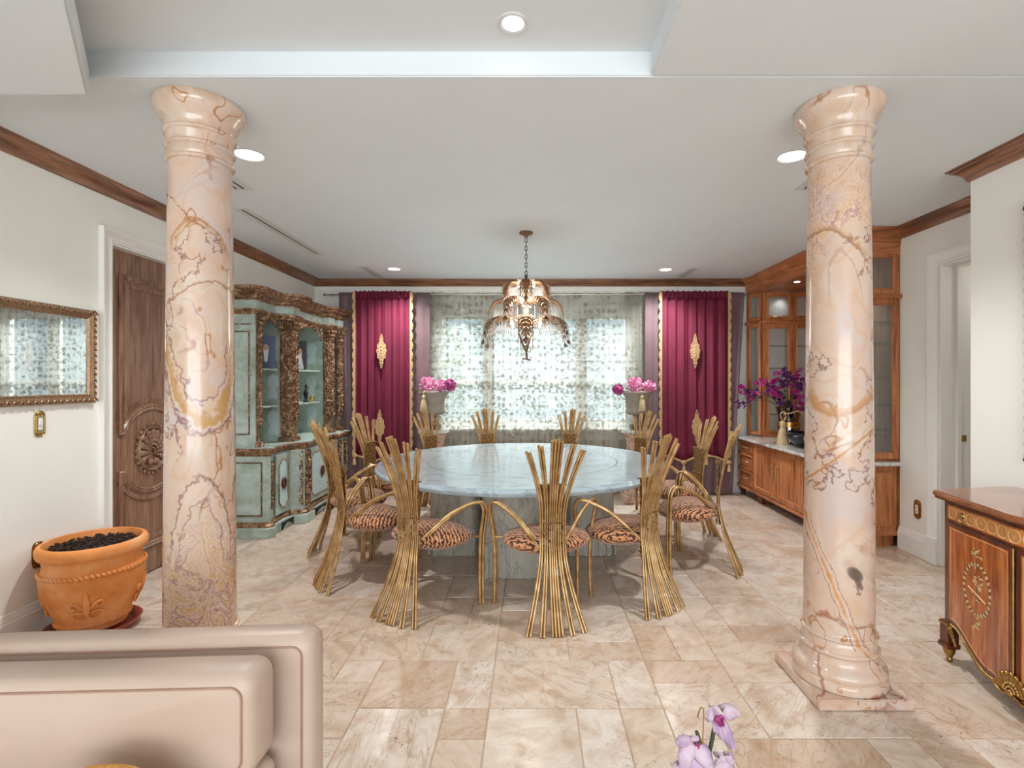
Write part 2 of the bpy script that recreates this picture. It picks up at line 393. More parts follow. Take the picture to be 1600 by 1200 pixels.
def terracotta():
    g = G('terracotta'); v = g.coord('Object'); f = g.noise(v, 5, 5, .6); s_ = g.noise(v, 60, 3)
    col = g.ramp(f, [(.3, c(214, 128, 58)), (.5, c(232, 150, 82)), (.7, c(238, 176, 122))])
    g.bump(s_, .15, .003); return g.fin(col, .75)
M['terracotta'] = terracotta()
M['saucer'] = plain('red_plastic_saucer', c(150, 66, 44), .5)
M['soil'] = (lambda g: (g.bump(g.noise(g.coord('Object'), 60, 4), 1, .02), g.fin(g.ramp(g.noise(g.coord('Object'), 70, 4, .7), [(.4, c(34, 22, 18)), (.58, c(76, 54, 42)), (.7, c(140, 112, 88))]), .95))[1])(G('potting_soil'))
def velvet():
    g = G('burgundy_velvet'); f = g.noise(g.coord('Object', (1, 1, .4)), 6, 3)
    return g.fin(g.ramp(f, [(.3, c(94, 12, 42)), (.7, c(116, 20, 54))]), .75, Sheen_Weight=.15, Sheen_Roughness=.4, Sheen_Tint=c(190, 60, 100))
M['velvet'] = velvet()
M['mauve'] = plain('mauve_silk', c(112, 88, 92), .5, vary=.08, scale=4, Sheen_Weight=.15)
M['gold_trim'] = plain('gold_embroidery', c(196, 160, 116), .6, .1, vary=.15, scale=90)
def lace():
    g = G('lace_fabric'); v0 = g.n('ShaderNodeTexCoord').outputs['Object']
    z = g.n('ShaderNodeSeparateXYZ', Vector=v0).outputs[2]
    v = g.coord('Object', (1, 0.0, 1)); v2 = g.coord('Object', (1, 0.0, .8))
    n = g.noise(v, 22, 4, .7); big = g.noise(v, 3.0, 2, .5)
    mot = g.voro(v2, 13, 'F1', .35)
    sprig = g.ramp(g.math('ADD', mot, g.math('MULTIPLY', g.math('SUBTRACT', n, .5), 1.5)), [(.20, 1.0), (.30, 0.0)])
    speck = g.math('MULTIPLY', g.ramp(n, [(.52, 0.0), (.55, 1.0)]), g.ramp(big, [(.40, .35), (.55, 1.0)]))
    band = g.ramp(g.math('ABSOLUTE', g.math('SUBTRACT', z, 1.42)), [(.025, 1.0), (.05, 0.0)])
    low = g.ramp(z, [(.30, 1.0), (.42, 0.0)])           # heavy embroidered border near the hem
    bandn = g.math('MULTIPLY', g.math('MAXIMUM', band, low), g.ramp(n, [(.44, 0.0), (.52, 1.0)]))
    dens = g.math('MAXIMUM', g.math('MULTIPLY', sprig, .9), g.math('MAXIMUM', g.math('MULTIPLY', speck, .9), bandn))
    alpha = g.math('ADD', .42, g.math('MULTIPLY', dens, .46))
    col = g.mix(dens, c(190, 190, 180), c(122, 116, 102))
    dif = g.n('ShaderNodeBsdfDiffuse', Color=col); tr = g.n('ShaderNodeBsdfTranslucent', Color=col)
    cloth = g.n('ShaderNodeMixShader', Fac=g.math('SUBTRACT', .5, g.math('MULTIPLY', dens, .25)))
    g.t.links.new(dif.outputs[0], cloth.inputs[1]); g.t.links.new(tr.outputs[0], cloth.inputs[2])
    tp = g.n('ShaderNodeBsdfTransparent'); mx = g.n('ShaderNodeMixShader', Fac=alpha)
    g.t.links.new(tp.outputs[0], mx.inputs[1]); g.t.links.new(cloth.outputs[0], mx.inputs[2])
    g.t.links.new(mx.outputs[0], g.t.nodes['Material Output'].inputs['Surface'])
    return g.m
M['lace'] = lace()
def glass(name, col=(1, 1, 1, 1), refl=.12, rough=0.0, dens=1.0):
    g = G(name); tp = g.n('ShaderNodeBsdfTransparent', Color=col); gl = g.n('ShaderNodeBsdfGlossy', Color=(1, 1, 1, 1), Roughness=rough)
    lw = g.n('ShaderNodeLayerWeight', Blend=.35)
    f = g.math('ADD', g.math('MULTIPLY', lw.outputs['Facing'], refl*2.5), refl)
    mx = g.n('ShaderNodeMixShader', Fac=g.math('MINIMUM', f, .9)); g.t.links.new(tp.outputs[0], mx.inputs[1]); g.t.links.new(gl.outputs[0], mx.inputs[2])
    g.t.links.new(mx.outputs[0], g.t.nodes['Material Output'].inputs['Surface']); return g.m
M['glass'] = glass('clear_glass', (.97, .99, .99, 1), .07)
M['rod_glass'] = glass('crystal_glass', (.82, .83, .84, 1), .05, .25)
M['amber_glass'] = glass('amber_red_glass', (.45, .10, .04, 1), .15, .03)
def turq():
    g = G('distressed_turquoise_paint'); v = g.coord('World'); a = g.noise(v, 5, 6, .65, .6); b = g.noise(v, 28, 5, .7)
    col = g.ramp(a, [(.3, c(140, 150, 134)), (.48, c(166, 182, 172)), (.66, c(188, 206, 200))])
    wear = g.math('MULTIPLY', g.ramp(b, [(.58, 0.0), (.66, 1.0)]), g.ramp(g.noise(v, 3.3, 3), [(.45, 0.0), (.6, 1.0)]))
    col = g.mix(g.math('MULTIPLY', wear, .6), col, c(112, 84, 56)); return g.fin(col, .55)
M['turq'] = turq()
def gilt():
    g = G('antique_gilt'); v = g.coord('World'); a = g.noise(v, 22, 6, .7, .5); b = g.noise(v, 90, 3)
    col = g.ramp(a, [(.3, c(80, 54, 40)), (.45, c(116, 84, 60)), (.56, c(160, 124, 92)), (.68, c(220, 198, 168))])
    g.bump(b, .3, .003); return g.fin(col, .42, .35)
M['gilt'] = gilt()
M['frame_metal'] = plain('antique_frame', c(150, 120, 92), .4, .5, vary=.35, scale=60)
M['dark_frame'] = plain('dark_frame', c(66, 48, 44), .45, .2, vary=.3, scale=60)
M['stone'] = plain('carved_stone', c(156, 148, 136), .75, vary=.1, scale=10)
M['dark_stone'] = plain('dark_stone', c(110, 96, 88), .6)
M['peony'] = (lambda g: g.fin(g.ramp(g.noise(g.coord('Object'), 30, 3), [(.35, c(214, 96, 152)), (.5, c(236, 156, 196)), (.68, c(246, 206, 224))]), .6))(G('pink_petal'))
M['peony_dark'] = (lambda g: g.fin(g.ramp(g.noise(g.coord('Object'), 30, 3), [(.35, c(140, 34, 98)), (.5, c(176, 60, 130)), (.68, c(210, 110, 170))]), .6))(G('purple_petal'))
M['shelf_pane'] = glass('shelf_pane', (.88, .93, .92, 1), .05)
M['shelf_glass'] = plain('shelf_glass_edge', c(96, 116, 110), .1)
M['pale_wood'] = wood('pale_cabinet_lining', c(150, 124, 104), c(176, 150, 128), c(196, 172, 150), 'Z', .5)
M['magenta'] = plain('magenta_petal', c(178, 28, 134), .6, vary=.25, scale=40)
M['violet'] = plain('violet_petal', c(92, 30, 98), .6, vary=.25, scale=40)
M['leaf'] = plain('green_leaf', c(70, 100, 56), .5, vary=.2)
M['stem'] = plain('dark_stem', c(74, 62, 44), .6)
M['tassel'] = plain('beige_tassel', c(210, 186, 146), .8, vary=.12, scale=60)
M['bowl'] = plain('black_glaze', c(44, 46, 50), .18, .3)
M['silver'] = plain('silver', c(206, 200, 190), .22, 1.0, vary=.1)
M['gold_band'] = plain('gold_band', c(214, 168, 88), .3, .9)
M['black'] = plain('black_slot', c(20, 20, 22), .6)
M['grille'] = plain('grille_white', c(214, 214, 214), .5, vary=.01)
M['lamp_on'] = emit('lamp_lens_on', (1, .97, .92, 1), 6.0)
M['bulb'] = emit('bulb_on', (1, .86, .66, 1), 3.0)
M['bronze_leaf'] = plain('antique_bronze_leaf', c(134, 102, 74), .42, .6, vary=.35, scale=30)
M['iron'] = plain('dark_bronze', c(84, 68, 56), .45, .8)
M['orchid'] = (lambda g: g.fin(g.ramp(g.noise(g.coord('Object'), 14, 4, .6, .8), [(.35, c(158, 124, 164)), (.5, c(190, 166, 184)), (.65, c(202, 186, 188))]), .5, Subsurface_Weight=.2, Subsurface_Radius=(.02, .01, .01)))(G('faded_orchid_petal'))
M['orchid_throat'] = plain('orchid_throat', c(168, 66, 120), .5, vary=.2, scale=60)
M['niche_blue'] = plain('pale_aqua_panel', c(190, 210, 212), .5, vary=.05)
M['porcelain'] = plain('white_porcelain', c(232, 232, 228), .3, vary=.02)
# ================================================================ STRUCTURE
H = 2.86; XL = -2.93; XR = 2.79; XR2 = 3.30; YB = 6.9; YF = -4.5; XA = 3.74
def st(name, mb, m, at=(0, 0, 0), **k):
    o = mb.build(name, m, at=at, **k); o['kind'] = 'structure'; return o
# floor: grout bed and travertine slabs
fl = st('floor', MB().box(-3.4, 4.6, YF, 7.1, -.08, -.006), M['grout'], smooth=0)
def tiles():
    rnd = random.Random(11); U = .2; nx, ny = 34, 26; x0, y0 = -3.0, 1.75
    occ = [[False]*ny for _ in range(nx)]; out = []
    for j in range(ny):
        for i in range(nx):
            if occ[i][j]: continue
            opts = [(3, 2), (3, 2), (2, 3), (2, 3), (2, 2), (2, 2), (2, 2), (1, 2), (2, 1), (1, 1)]
            if j % 2: opts = [(2, 2), (2, 1), (1, 2), (3, 2), (2, 3), (2, 1)]
            rnd.shuffle(opts)
            opts += [(2, 2), (2, 1), (1, 2), (1, 1)]
            for (w, h) in opts:
                if i+w <= nx and j+h <= ny and all(not occ[a][b] for a in range(i, i+w) for b in range(j, j+h)): break
            for a in range(i, i+w):
                for b in range(j, j+h): occ[a][b] = True
            out.append((x0+i*U, y0+j*U, w*U, h*U))
    return out
def tile_mb(mb, x, y, w, h, dz):
    g = .0022; b = .003; t = -.002+dz
    ring = lambda e, z: [(x+e, y+e, z), (x+w-e, y+e, z), (x+w-e, y+h-e, z), (x+e, y+h-e, z)]
    vs = ring(g, -.02)+ring(g, t-.003)+ring(g+b, t)
    return mb.add(vs, [(0, 1, 5, 4), (1, 2, 6, 5), (2, 3, 7, 6), (3, 0, 4, 7), (4, 5, 9, 8), (5, 6, 10, 9), (6, 7, 11, 10), (7, 4, 8, 11), (8, 9, 10, 11)])
TL = tiles(); rt = random.Random(5)
def seen(t):
    cx, cy = t[0]+t[2]/2, t[1]+t[3]/2
    if cx < XL-.1 or cx > XA: return 0
    if cy < 3.2 and cx > XR+.2: return 0
    if cx > 3.35 and cy > 3.2: return 0
    if cx < -1.0 and cy < 2.2: return .01*cy
    return (t[2]*t[3])/cy
TL.sort(key=lambda t: -seen(t))
for k, t in enumerate(TL[:296]):
    o = tile_mb(MB(), *t, rt.uniform(-.0008, .0008)).build('travertine_tile', M['tile'], fl, smooth=0, world=False)
    # each tile's own origin so that every slab takes its own random tone
rest = MB()
for t in TL[296:]: tile_mb(rest, *t, 0)
rnd = random.Random(3); y = YF
while y < 1.74:
    x = -3.0; h = min(.4, 1.75-y)
    while x < 3.4: w = rnd.choice([.4, .6]); tile_mb(rest, x, y, w, h, 0); x += w
    y += h
o = rest.build('travertine_paving', M['tile'], fl, smooth=0, world=False); o['kind'] = 'stuff'

# walls
def wall_box(name, *b): return st(name, MB().box(*b), M['wall'], smooth=0)
DL0, DL1, DH = 3.55, 4.50, 2.46      # left door opening
mb = MB().box(XL-.3, XL, YF, DL0, 0, H).box(XL-.3, XL, DL1, YB+.2, 0, H).box(XL-.3, XL, DL0, DL1, DH, H)
st('wall_left', mb, M['wall'], smooth=0)
st('wall_right', MB().box(XR, XR2+.3, YF, 3.26, 0, H), M['wall'], smooth=0)
DR0, DR1, DRH = 3.30, 4.15, 2.44
mb = MB().box(XR2, XR2+.32, 3.26, DR0, 0, H).box(XR2, XR2+.32, DR1, 4.60, 0, H).box(XR2, XR2+.32, DR0, DR1, DRH, H)
st('wall_right', mb, M['wall'], smooth=0)
st('wall_right', MB().box(XA, XA+.15, 4.60, YB+.2, 0, H), M['wall'], smooth=0)
# little lobby beyond the right doorway
st('wall_right', MB().box(4.5, 4.6, 3.0, 4.7, 0, H).box(XR2+.32, 4.5, 4.6, 4.7, 0, H).box(XR2+.32, 4.5, 2.9, 3.0, 0, H), M['wall'], smooth=0)
WX0, WX1, WZ0, WZ1 = -1.33, 1.36, .87, 2.44
mb = MB().box(XL-.3, WX0, YB, YB+.2, 0, H).box(WX1, XA+.15, YB, YB+.2, 0, H).box(WX0, WX1, YB, YB+.2, 0, WZ0).box(WX0, WX1, YB, YB+.2, WZ1, H)
st('wall_back', mb, M['wall'], smooth=0)
# ceiling with the raised tray and the dropped soffit
TX0, TX1, TY1 = -2.006, .529, 2.286
def rounded(x0, x1, y0, y1): return rect(x0, x1, y0, y1)
mb = MB().box(XL-.3, XA+.2, TY1, YB+.2, H, H+.2).box(TX1, XA+.9, YF, TY1, H, H+.2).box(XL-.3, TX0, YF, TY1, H, H+.2).box(TX0-.01, TX1+.01, YF, TY1+.01, H+.11, H+.3)
mb.box(XA+.2, 4.6, TY1, 4.7, H, H+.2)
st('ceiling', mb, M['ceiling'], bevel=.006)
mb = MB().prism([(XL, YF), (.2, YF), (-1.30, 1.37), (-1.96, 2.265), (XL, 2.265)], 2.76, H+.02)
st('ceiling', mb, M['ceiling'], bevel=.012)

# window: frame, sashes and panes
win = struct('window_1', (0, YB+.1, WZ0))
mb = MB(); F = onY(YB+.02, 1)
mb.sweep(rect(WX0, WX1, WZ0, WZ1), [(0, 0), (.06, 0), (.06, .1), (0, .1)], F, True)
mb.build('window_frame', M['white_trim'], win, bevel=.004, smooth=40)
bounds = [(WX0+.06, -.63), (-.56, .62), (.69, WX1-.06)]
for (a, b) in bounds:
    s_ = MB().sweep(rect(a, b, WZ0+.06, WZ1-.06), [(0, .02), (.045, .02), (.045, .07), (0, .07)], F, True).build('sash', M['white_trim'], win, bevel=.003)
    MB().prism(rect(a+.04, b-.04, WZ0+.1, WZ1-.1), .042, .048, F).build('pane', M['glass'], s_, smooth=0)
for a, b in ((-.63, -.56), (.62, .69)):
    MB().prism(rect(a, b, WZ0+.05, WZ1-.05), .0, .1, F).build('mullion', M['white_trim'], win, bevel=.004)
for (a, b) in bounds:
    MB().prism(rect(a+.04, b-.04, 1.46, 1.50), .03, .06, F).build('glazing_bar', M['white_trim'], win, bevel=.003)
MB().sweep([(WX0, WZ0), (WX1, WZ0), (WX1, WZ1), (WX0, WZ1)], [(0, 0), (-.09, 0), (-.09, .012), (-.06, .02), (-.02, .02), (0, .012)], onY(YB, -1), True).build('casing', M['white_trim'], win, smooth=40)
MB().box(WX0-.1, WX1+.1, YB-.09, YB, WZ0-.03, WZ0).build('window_sill', M['white_trim'], win, bevel=.006)

# walnut crown mouldings
crown = [(0, 2.768), (.012, 2.768), (.016, 2.776), (.022, 2.79), (.030, 2.806), (.046, 2.824), (.066, 2.836), (.074, 2.838), (.078, 2.848), (.090, 2.850), (.092, H), (0, H)]
def crown_run(name, path, m): return st(name, MB().sweep(path, crown), m, smooth=35)
# offset is to the LEFT of the path direction
crown_run('trim_1', [(XL, YB), (XL, YF)], M['walnut_y'])
crown_run('trim_2', [(2.86, YB), (XL+.0, YB)], M['walnut_x'])
crown_run('trim_3', [(XR, YF), (XR, 3.26), (XR2, 3.26), (XR2, 4.55)], M['walnut_y'])
# baseboards
base = [(0, 0), (.022, 0), (.022, .150), (.017, .156), (.017, .168), (.010, .180), (.008, .196), (0, .20)]
st('baseboard_left', MB().sweep([(XL, DL0-.10), (XL, YF)], base), M['white_trim'], smooth=35)
st('baseboard_left', MB().sweep([(XL, YB), (XL, DL1+.10)], base), M['white_trim'], smooth=35)
st('baseboard_back', MB().sweep([(2.9, YB), (XL, YB)], base), M['white_trim'], smooth=35)
st('baseboard_right', MB().sweep([(XR2, DR1+.10), (XR2, 4.60)], base), M['white_trim'], smooth=35)
st('baseboard_right', MB().sweep([(XR, YF), (XR, 3.26), (XR2, 3.26)], base), M['white_trim'], smooth=35)
# white picture-rail strip under the crown on the window wall (curtain pelmet board)
st('trim_4', MB().sweep([(2.8, YB), (XL, YB)], [(0, 2.70), (.016, 2.70), (.02, 2.708), (.02, 2.745), (.016, 2.768), (0, 2.768)]), M['white_trim'], smooth=35)

# door casings
cas = [(.0, 0), (.0, .02), (.014, .024), (.022, .018), (.060, .022), (.074, .034), (.092, .036), (.092, 0)]
d1 = struct('door_1', (XL, (DL0+DL1)/2, 0))
f = onX(XL, 1)
MB().sweep([(DL1, 0), (DL1, DH), (DL0, DH), (DL0, 0)], [(-a, b) for a, b in cas], f).build('door_casing', M['white_trim'], d1, smooth=35)
f = onX(XL-.10, -1)
MB().sweep([(DL1, 0), (DL1, DH), (DL0, DH), (DL0, 0)], [(0, -.10), (.012, -.10), (.012, .06), (0, .06)], f).build('door_jamb', M['white_trim'], d1, smooth=35)
DX = XL-.07; f = onX(DX, 1); yc, zc = (DL0+DL1)/2, .97
leaf = MB().box(DX-.045, DX, DL0+.012, DL1-.012, .008, DH-.012).build('door_panel', M['door_wood'], d1, smooth=0)
def arch_panel(y0, y1, z0, z1, r, bottom=True, n=20):
    """panel outline with a circular bite around (yc, zc) at its lower or upper edge"""
    pts = []
    ze = z0 if bottom else z1; h = ze-zc; half = math.sqrt(max(r*r-h*h, 0)); fl_ = .05
    if bottom: pts = [(y0, z1), (y0, z0)]
    else: pts = [(y1, z0), (y1, z1)]
    a0 = math.atan2(h, half)
    sg = 1 if bottom else -1
    # small reverse curve before the arch
    arc = []
    for i in range(n+1):
        a = PI-a0+(-(PI-2*a0))*i/n
        arc.append((yc+r*math.cos(a), zc+r*math.sin(a)))
    if not bottom: arc = [(2*yc-p[0], 2*zc-p[1]) for p in [(yc+r*math.cos(PI-abs(a0)-(PI-2*abs(a0))*i/n), zc+r*math.sin(PI-abs(a0)-(PI-2*abs(a0))*i/n)) for i in range(n+1)]]
    pts += arc
    if bottom: pts += [(y1, z0), (y1, z1)]
    else: pts += [(y0, z1), (y0, z0)]
    return pts
for (z0, z1, bot) in ((1.10, 2.28, True), (.20, .84, False)):
    po = arch_panel(DL0+.15, DL1-.15, z0, z1, .30, bot)
    mp = [(0, 0), (0, .014), (.012, .022), (.022, .016), (.034, .02), (.046, .006), (.046, 0)]
    area_ = sum(po[i][0]*po[(i+1) % len(po)][1]-po[(i+1) % len(po)][0]*po[i][1] for i in range(len(po)))
    if area_ < 0: po = po[::-1]
    MB().sweep(po, mp, f, True).build('moulding', M['door_wood'], leaf, smooth=30)
    cy_ = sum(p[0] for p in po)/len(po); cz_ = sum(p[1] for p in po)/len(po)
    pi_ = MB().sweep(po, [(.06, 0), (.06, .003), (.09, .012), (.096, .012), (.096, 0)], f, True)
    pi_.build('raised_field', M['door_wood'], leaf, smooth=30)
# carved shell rosette
mb = MB()
mb.sweep([(yc+.155*math.cos(2*PI*i/32), zc+.175*math.sin(2*PI*i/32)) for i in range(32)], [(0, 0), (0, .02), (.008, .03), (.016, .02), (.02, .012), (.03, .006), (.03, 0)], f, True)
for i in range(11):
    a = math.radians(-20+22*i); 
    for t in range(5):
        r_ = .03+.024*t; w = .005+.0035*t
        mb.ball(DX+.012+.012*math.sin(t/4*PI*.8), yc+r_*math.cos(a), zc-.03+r_*1.25*math.sin(a), .012, w*1.5, w*1.5, 6, 4)
mb.ball(DX+.02, yc-.03, zc-.10, .022, .026, .026); mb.ball(DX+.02, yc+.03, zc-.10, .022, .026, .026)
for i in range(24):
    a = 2*PI*i/24; mb.ball(DX+.016, yc+.172*math.cos(a), zc+.192*math.sin(a), .012, .012, .012, 6, 4)
mb.build('shell_carving', M['door_wood'], leaf, smooth=60)
MB().tube([(DX+.01, DL1-.08, 1.02), (DX+.06, DL1-.08, 1.02), (DX+.065, DL1-.19, 1.02)], .010, 8).build('door_handle', M['brass'], leaf, smooth=60)

d2 = struct('door_2', (XR2, (DR0+DR1)/2, 0))
f = onX(XR2, -1)
MB().sweep([(DR1, 0), (DR1, DRH), (DR0, DRH), (DR0, 0)], [(-a, b) for a, b in cas], f).build('door_casing', M['white_trim'], d2, smooth=35)
f = onX(XR2, 1)
MB().sweep([(DR1, 0), (DR1, DRH), (DR0, DRH), (DR0, 0)], [(0, -.001), (.010, -.001), (.010, .12), (.028, .125), (.028, .155), (.010, .16), (.010, .33), (0, .33)], f).build('door_jamb', M['white_trim'], d2, smooth=35)
MB().box(XR2+.17, XR2+.205, DR1-.016, DR1-.009, 1.01, 1.06).build('strike_plate', M['brass'], d2, smooth=0)
point('lobby_fill', (4.1, 3.8, 2.3), 5, (1, .95, .88), .1)  # added fill light, unseen, to brighten the dark doorway
# plinth blocks at the foot of the casing
MB().box(XR2-.042, XR2+.004, DR1-.005, DR1+.10, 0, .22).build('plinth_block', M['white_trim'], d2, bevel=.003)

# ================================================================ CEILING FITTINGS
def downlight(x, y, z, r, ri, label, power):
    t = thing('recessed_downlight', label, 'ceiling light', (x, y, z), 'recessed ceiling downlights')
    MB().lathe([(r, 0), (r, -.004), (r-.006, -.007), (ri+.004, -.004), (ri, .0)], 32, ring=True).build('trim_ring', M['grille'], t, world=False, smooth=30)
    MB().lathe([(ri, .0), (ri, -.002), (.001, -.003)], 32).build('lens', M['lamp_on'], t, world=False)
    spot('downlight_lamp', (x, y, z-.02), power)
downlight(-.080, 2.104, H+.11, .065, .043, 'small round downlight in the raised ceiling tray nearest the camera', 20)
downlight(-1.705, 3.08, H, .092, .076, 'round downlight beside the capital of the left onyx column', 120)
downlight(1.573, 3.10, H, .092, .076, 'round downlight beside the capital of the right onyx column', 120)
downlight(-1.68, 6.217, H, .080, .068, 'round downlight near the window wall above the turquoise china cabinet side', 150)
downlight(1.625, 6.25, H, .080, .068, 'round downlight near the window wall above the right burgundy curtain', 150)
def vent(x0, x1, y0, y1, label, n=2):
    t = thing('air_vent', label, 'vent', ((x0+x1)/2, (y0+y1)/2, H), 'slot air diffusers in the ceiling')
    MB().sweep(rect(x0, x1, y0, y1), [(0, H-.001), (0, H-.006), (.018, H-.006), (.018, H-.001)], closed=True).build('vent_frame', M['grille'], t, smooth=0)
    MB().box(x0+.015, x1-.015, y0+.015, y1-.015, H-.0025, H-.0015).build('slot_backing', M['black'], t, smooth=0)
    w = (x1-x0-.036); 
    for i in range(n+1):
        a = x0+.018+w*(i+.0)/(n+.6)
        MB().box(a, a+w/(n+.6)*.62, y0+.018, y1-.018, H-.007, H-.003).build('vane', M['grille'], t, smooth=0)
vent(-2.15, -1.98, 3.16, 3.64, 'slot air vent behind the capital of the left onyx column')
vent(1.86, 2.03, 3.16, 3.64, 'slot air vent behind the capital of the right onyx column')
vent(-2.36, -2.24, 4.03, 5.50, 'longest slot air vent along the ceiling above the china cabinet', 1)
vent(-2.08, -1.94, 6.08, 6.72, 'short slot air vent by the crown moulding at the left burgundy curtain')
vent(1.88, 2.02, 6.16, 6.72, 'short slot air vent by the crown moulding at the right burgundy curtain')
# ================================================================ COLUMNS
def column(x, y, m, label):
    t = thing('onyx_column', label, 'column', (x, y, 0), rz=0)
    hw = .215
    MB().box(-hw, hw, -hw, hw, 0, .048).build('plinth', m, t, world=False, bevel=.004)
    tor = lambda r, z0, z1, k=6: [(r-(z1-z0)/2*(1-math.sin(PI*i/k)), z0+(z1-z0)*i/k) for i in range(k+1)]
    prof = [(.203, .048), (.208, .052)]+[(.208, .085), (.202, .092)]+[(.199, .096), (.206, .112), (.203, .13), (.192, .142), (.180, .152), (.172, .168), (.168, .19)]+tor(.176, .195, .222)+[(.162, .226), (.161, .262)]+tor(.170, .266, .290)+[(.158, .294), (.156, .30)]
    b = MB().lathe(prof, 48); b.build('base', m, t, world=False, smooth=50)
    sh = [(.156-.020*((i/16)**1.3), .30+(2.555-.30)*i/16) for i in range(17)]
    MB().lathe(sh, 48).build('shaft', m, t, world=False, smooth=50)
    cp = [(.138, 2.555)]+tor(.150, 2.555, 2.580)+[(.140, 2.584), (.142, 2.618)]+tor(.153, 2.622, 2.648)+[(.143, 2.652), (.146, 2.688)]+tor(.160, 2.69, 2.715)+[(.152, 2.72), (.155, 2.742), (.166, 2.765), (.182, 2.785), (.196, 2.808), (.202, 2.83), (.200, 2.846), (.190, 2.86)]
    MB().lathe(cp, 48).build('capital', m, t, world=False, smooth=50)
column(-1.646, 2.54, M['onyx_a'], 'veined onyx column with a purple brown mineral cluster near its foot, beside the planter')
column(1.518, 2.54, M['onyx_b'], 'veined onyx column on a square plinth with a brown streak below its capital')

# ================================================================ DINING TABLE
TC = (-.09, 4.69)
t = thing('dining_table', 'large round pale marble dining table with an inset rotating centre', 'table', (TC[0], TC[1], 0))
R = 1.30
top = MB().lathe([(R-.10, .715), (R-.03, .715), (R-.012, .722), (R-.002, .736), (R, .75), (R-.006, .762), (R-.018, .768), (R-.022, .776), (.858, .776), (.856, .772), (.852, .772), (.85, .776), (.001, .776)], 96)
top.build('tabletop', M['table_marble'], t, world=False, smooth=30)
MB().lathe([(.8515, .7722), (.8555, .7722), (.8555, .7762), (.8515, .7762)], 96, ring=True).build('turntable_joint', M['dark_stone'], t, world=False, smooth=0)
MB().lathe([(.001, .69), (R-.16, .69), (R-.14, .715), (.001, .715)], 64).build('under_apron', M['ped_marble'], t, world=False)
def rbox(hx, y0, y1, r, n=5):
    pts = []
    for (cx, cy, a0) in ((hx-r, y0+r, -90), (hx-r, y1-r, 0), (-hx+r, y1-r, 90), (-hx+r, y0+r, 180)):
        for i in range(n+1):
            a = math.radians(a0+90*i/n); pts.append((cx+r*math.cos(a), cy+r*math.sin(a)))
    return pts
ped = MB().prism(rbox(.30, -.80, -.36, .08), 0, .70)
for i in range(9):       # flutes stop a third of the way up: raised fillets between them
    x = -.26+.065*i; ped.box(x-.016, x+.016, -.812, -.79, 0, .235); ped.ball(x, -.80, .235, .016, .012, .03, 6, 4)
for i in range(6):
    y = -.74+.065*i
    for sx in (-1, 1): ped.box(sx*.30-.012, sx*.30+.012, y-.016, y+.016, 0, .235)
pm = ped.mesh('pedestal', M['ped_marble'], bevel=0)
for k in range(4): inst('pedestal', pm, t, rot=(0, 0, k*PI/2))

# ================================================================ CHAIRS
def lerp(a, b, t): return a+(b-a)*t
def rod_path(xw, xt, xb, zt, dy, lean):
    P = []
    for i in range(15):
        z = zt*i/14
        if z < .44: x = xw+(xb-xw)*((.44-z)/.44)**1.35
        elif z > .70: x = xw+(xt-xw)*((z-.70)/(zt-.70))**1.45
        else: x = xw
        y = dy
        if z < .52: y -= .175*((.52-z)/.52)**1.5
        if z > .58: y -= (.17*lean)*((z-.58)/.58)**1.6
        y += .9*max(0, abs(x)-.08)**1.0*(.35)
        P.append((x, y, z))
    return P
cl = [(2, -.168, 1.085, -.170), (2, -.100, 1.125, -.092), (4, .0, 1.165, 0), (2, .102, 1.13, .092), (2, .170, 1.09, .170)]
rods = []; idx = 0; WX = {-.168: -.072, -.1: -.042, .0: 0, .102: .042, .17: .072}
for (n_, xt, zt, xb) in cl:
    for k in range(n_):
        o = (k-(n_-1)/2)
        xw = WX[xt]+o*.0128
        rods.append(MB().tube(rod_path(xw, xt+o*.0208, xb+o*.0200, zt-abs(o)*.012-(.006 if k % 2 else 0), 0, 1), lambda q: .0088-.0030*math.exp(-((q-.52)/.22)**2), 8).mesh('stem', M['rod'], smooth=60)); idx += 1
grv = MB()
for (n_, xt, zt, xb) in cl:
    for k in range(n_-1):
        o = (k+.5-(n_-1)/2)
        grv.tube([(x, y, z) for x, y, z in rod_path(WX[xt]+o*.0128, xt+o*.0208, xb+o*.0200, zt-.03, 0, 1)], .0052, 5)
grv_m = grv.mesh('groove_strips', M['groove'], smooth=60)
bind = MB()
rr = random.Random(4)
bind.prism([(-.074, .006), (.074, .006), (.074, .014), (-.074, .014)], .37, .86)
for z in (.375, .62, .855): bind.tube([(-.088, -.012, z), (.088, -.012, z), (.09, .02, z), (-.09, .02, z)], .0035, 5, True)
for i in range(190):
    z = rr.uniform(.38, .86); x = rr.choice([-.057, -.0285, .0285, .057])+rr.uniform(-.004, .004)
    bind.ball(x, -.006+rr.uniform(-.003, .003), z, .004, .004, rr.uniform(.008, .02), 4, 3, Matrix.Rotation(rr.uniform(-.8, .8), 3, 'Y'))
bind_m = bind.mesh('binding', M['twig'], smooth=0)
def seat_fn():
    mb = MB()
    prof = [(.001, -.085), (.10, -.080), (.18, -.062), (.235, -.034), (.258, -.004), (.255, .014), (.23, .04), (.17, .062), (.09, .073), (.001, .076)]
    mb.lathe(prof, 28, 0, .24); mb.v = [(x*1.13, .24+(y-.24)*.92, z+.455-(y-.24)*.03) for x, y, z in mb.v]
    return mb
seat_m = seat_fn().mesh('seat', M['tiger'], smooth=70)
def arm_pts(s):
    key = [(.05, .01, .43), (.12, .07, .52), (.21, .16, .62), (.290, .25, .675), (.335, .29, .692), (.358, .32, .680), (.366, .34, .635), (.356, .348, .57), (.340, .350, .48)]
    return smooth_pts([(s*x, y, z) for x, y, z in key], 3)
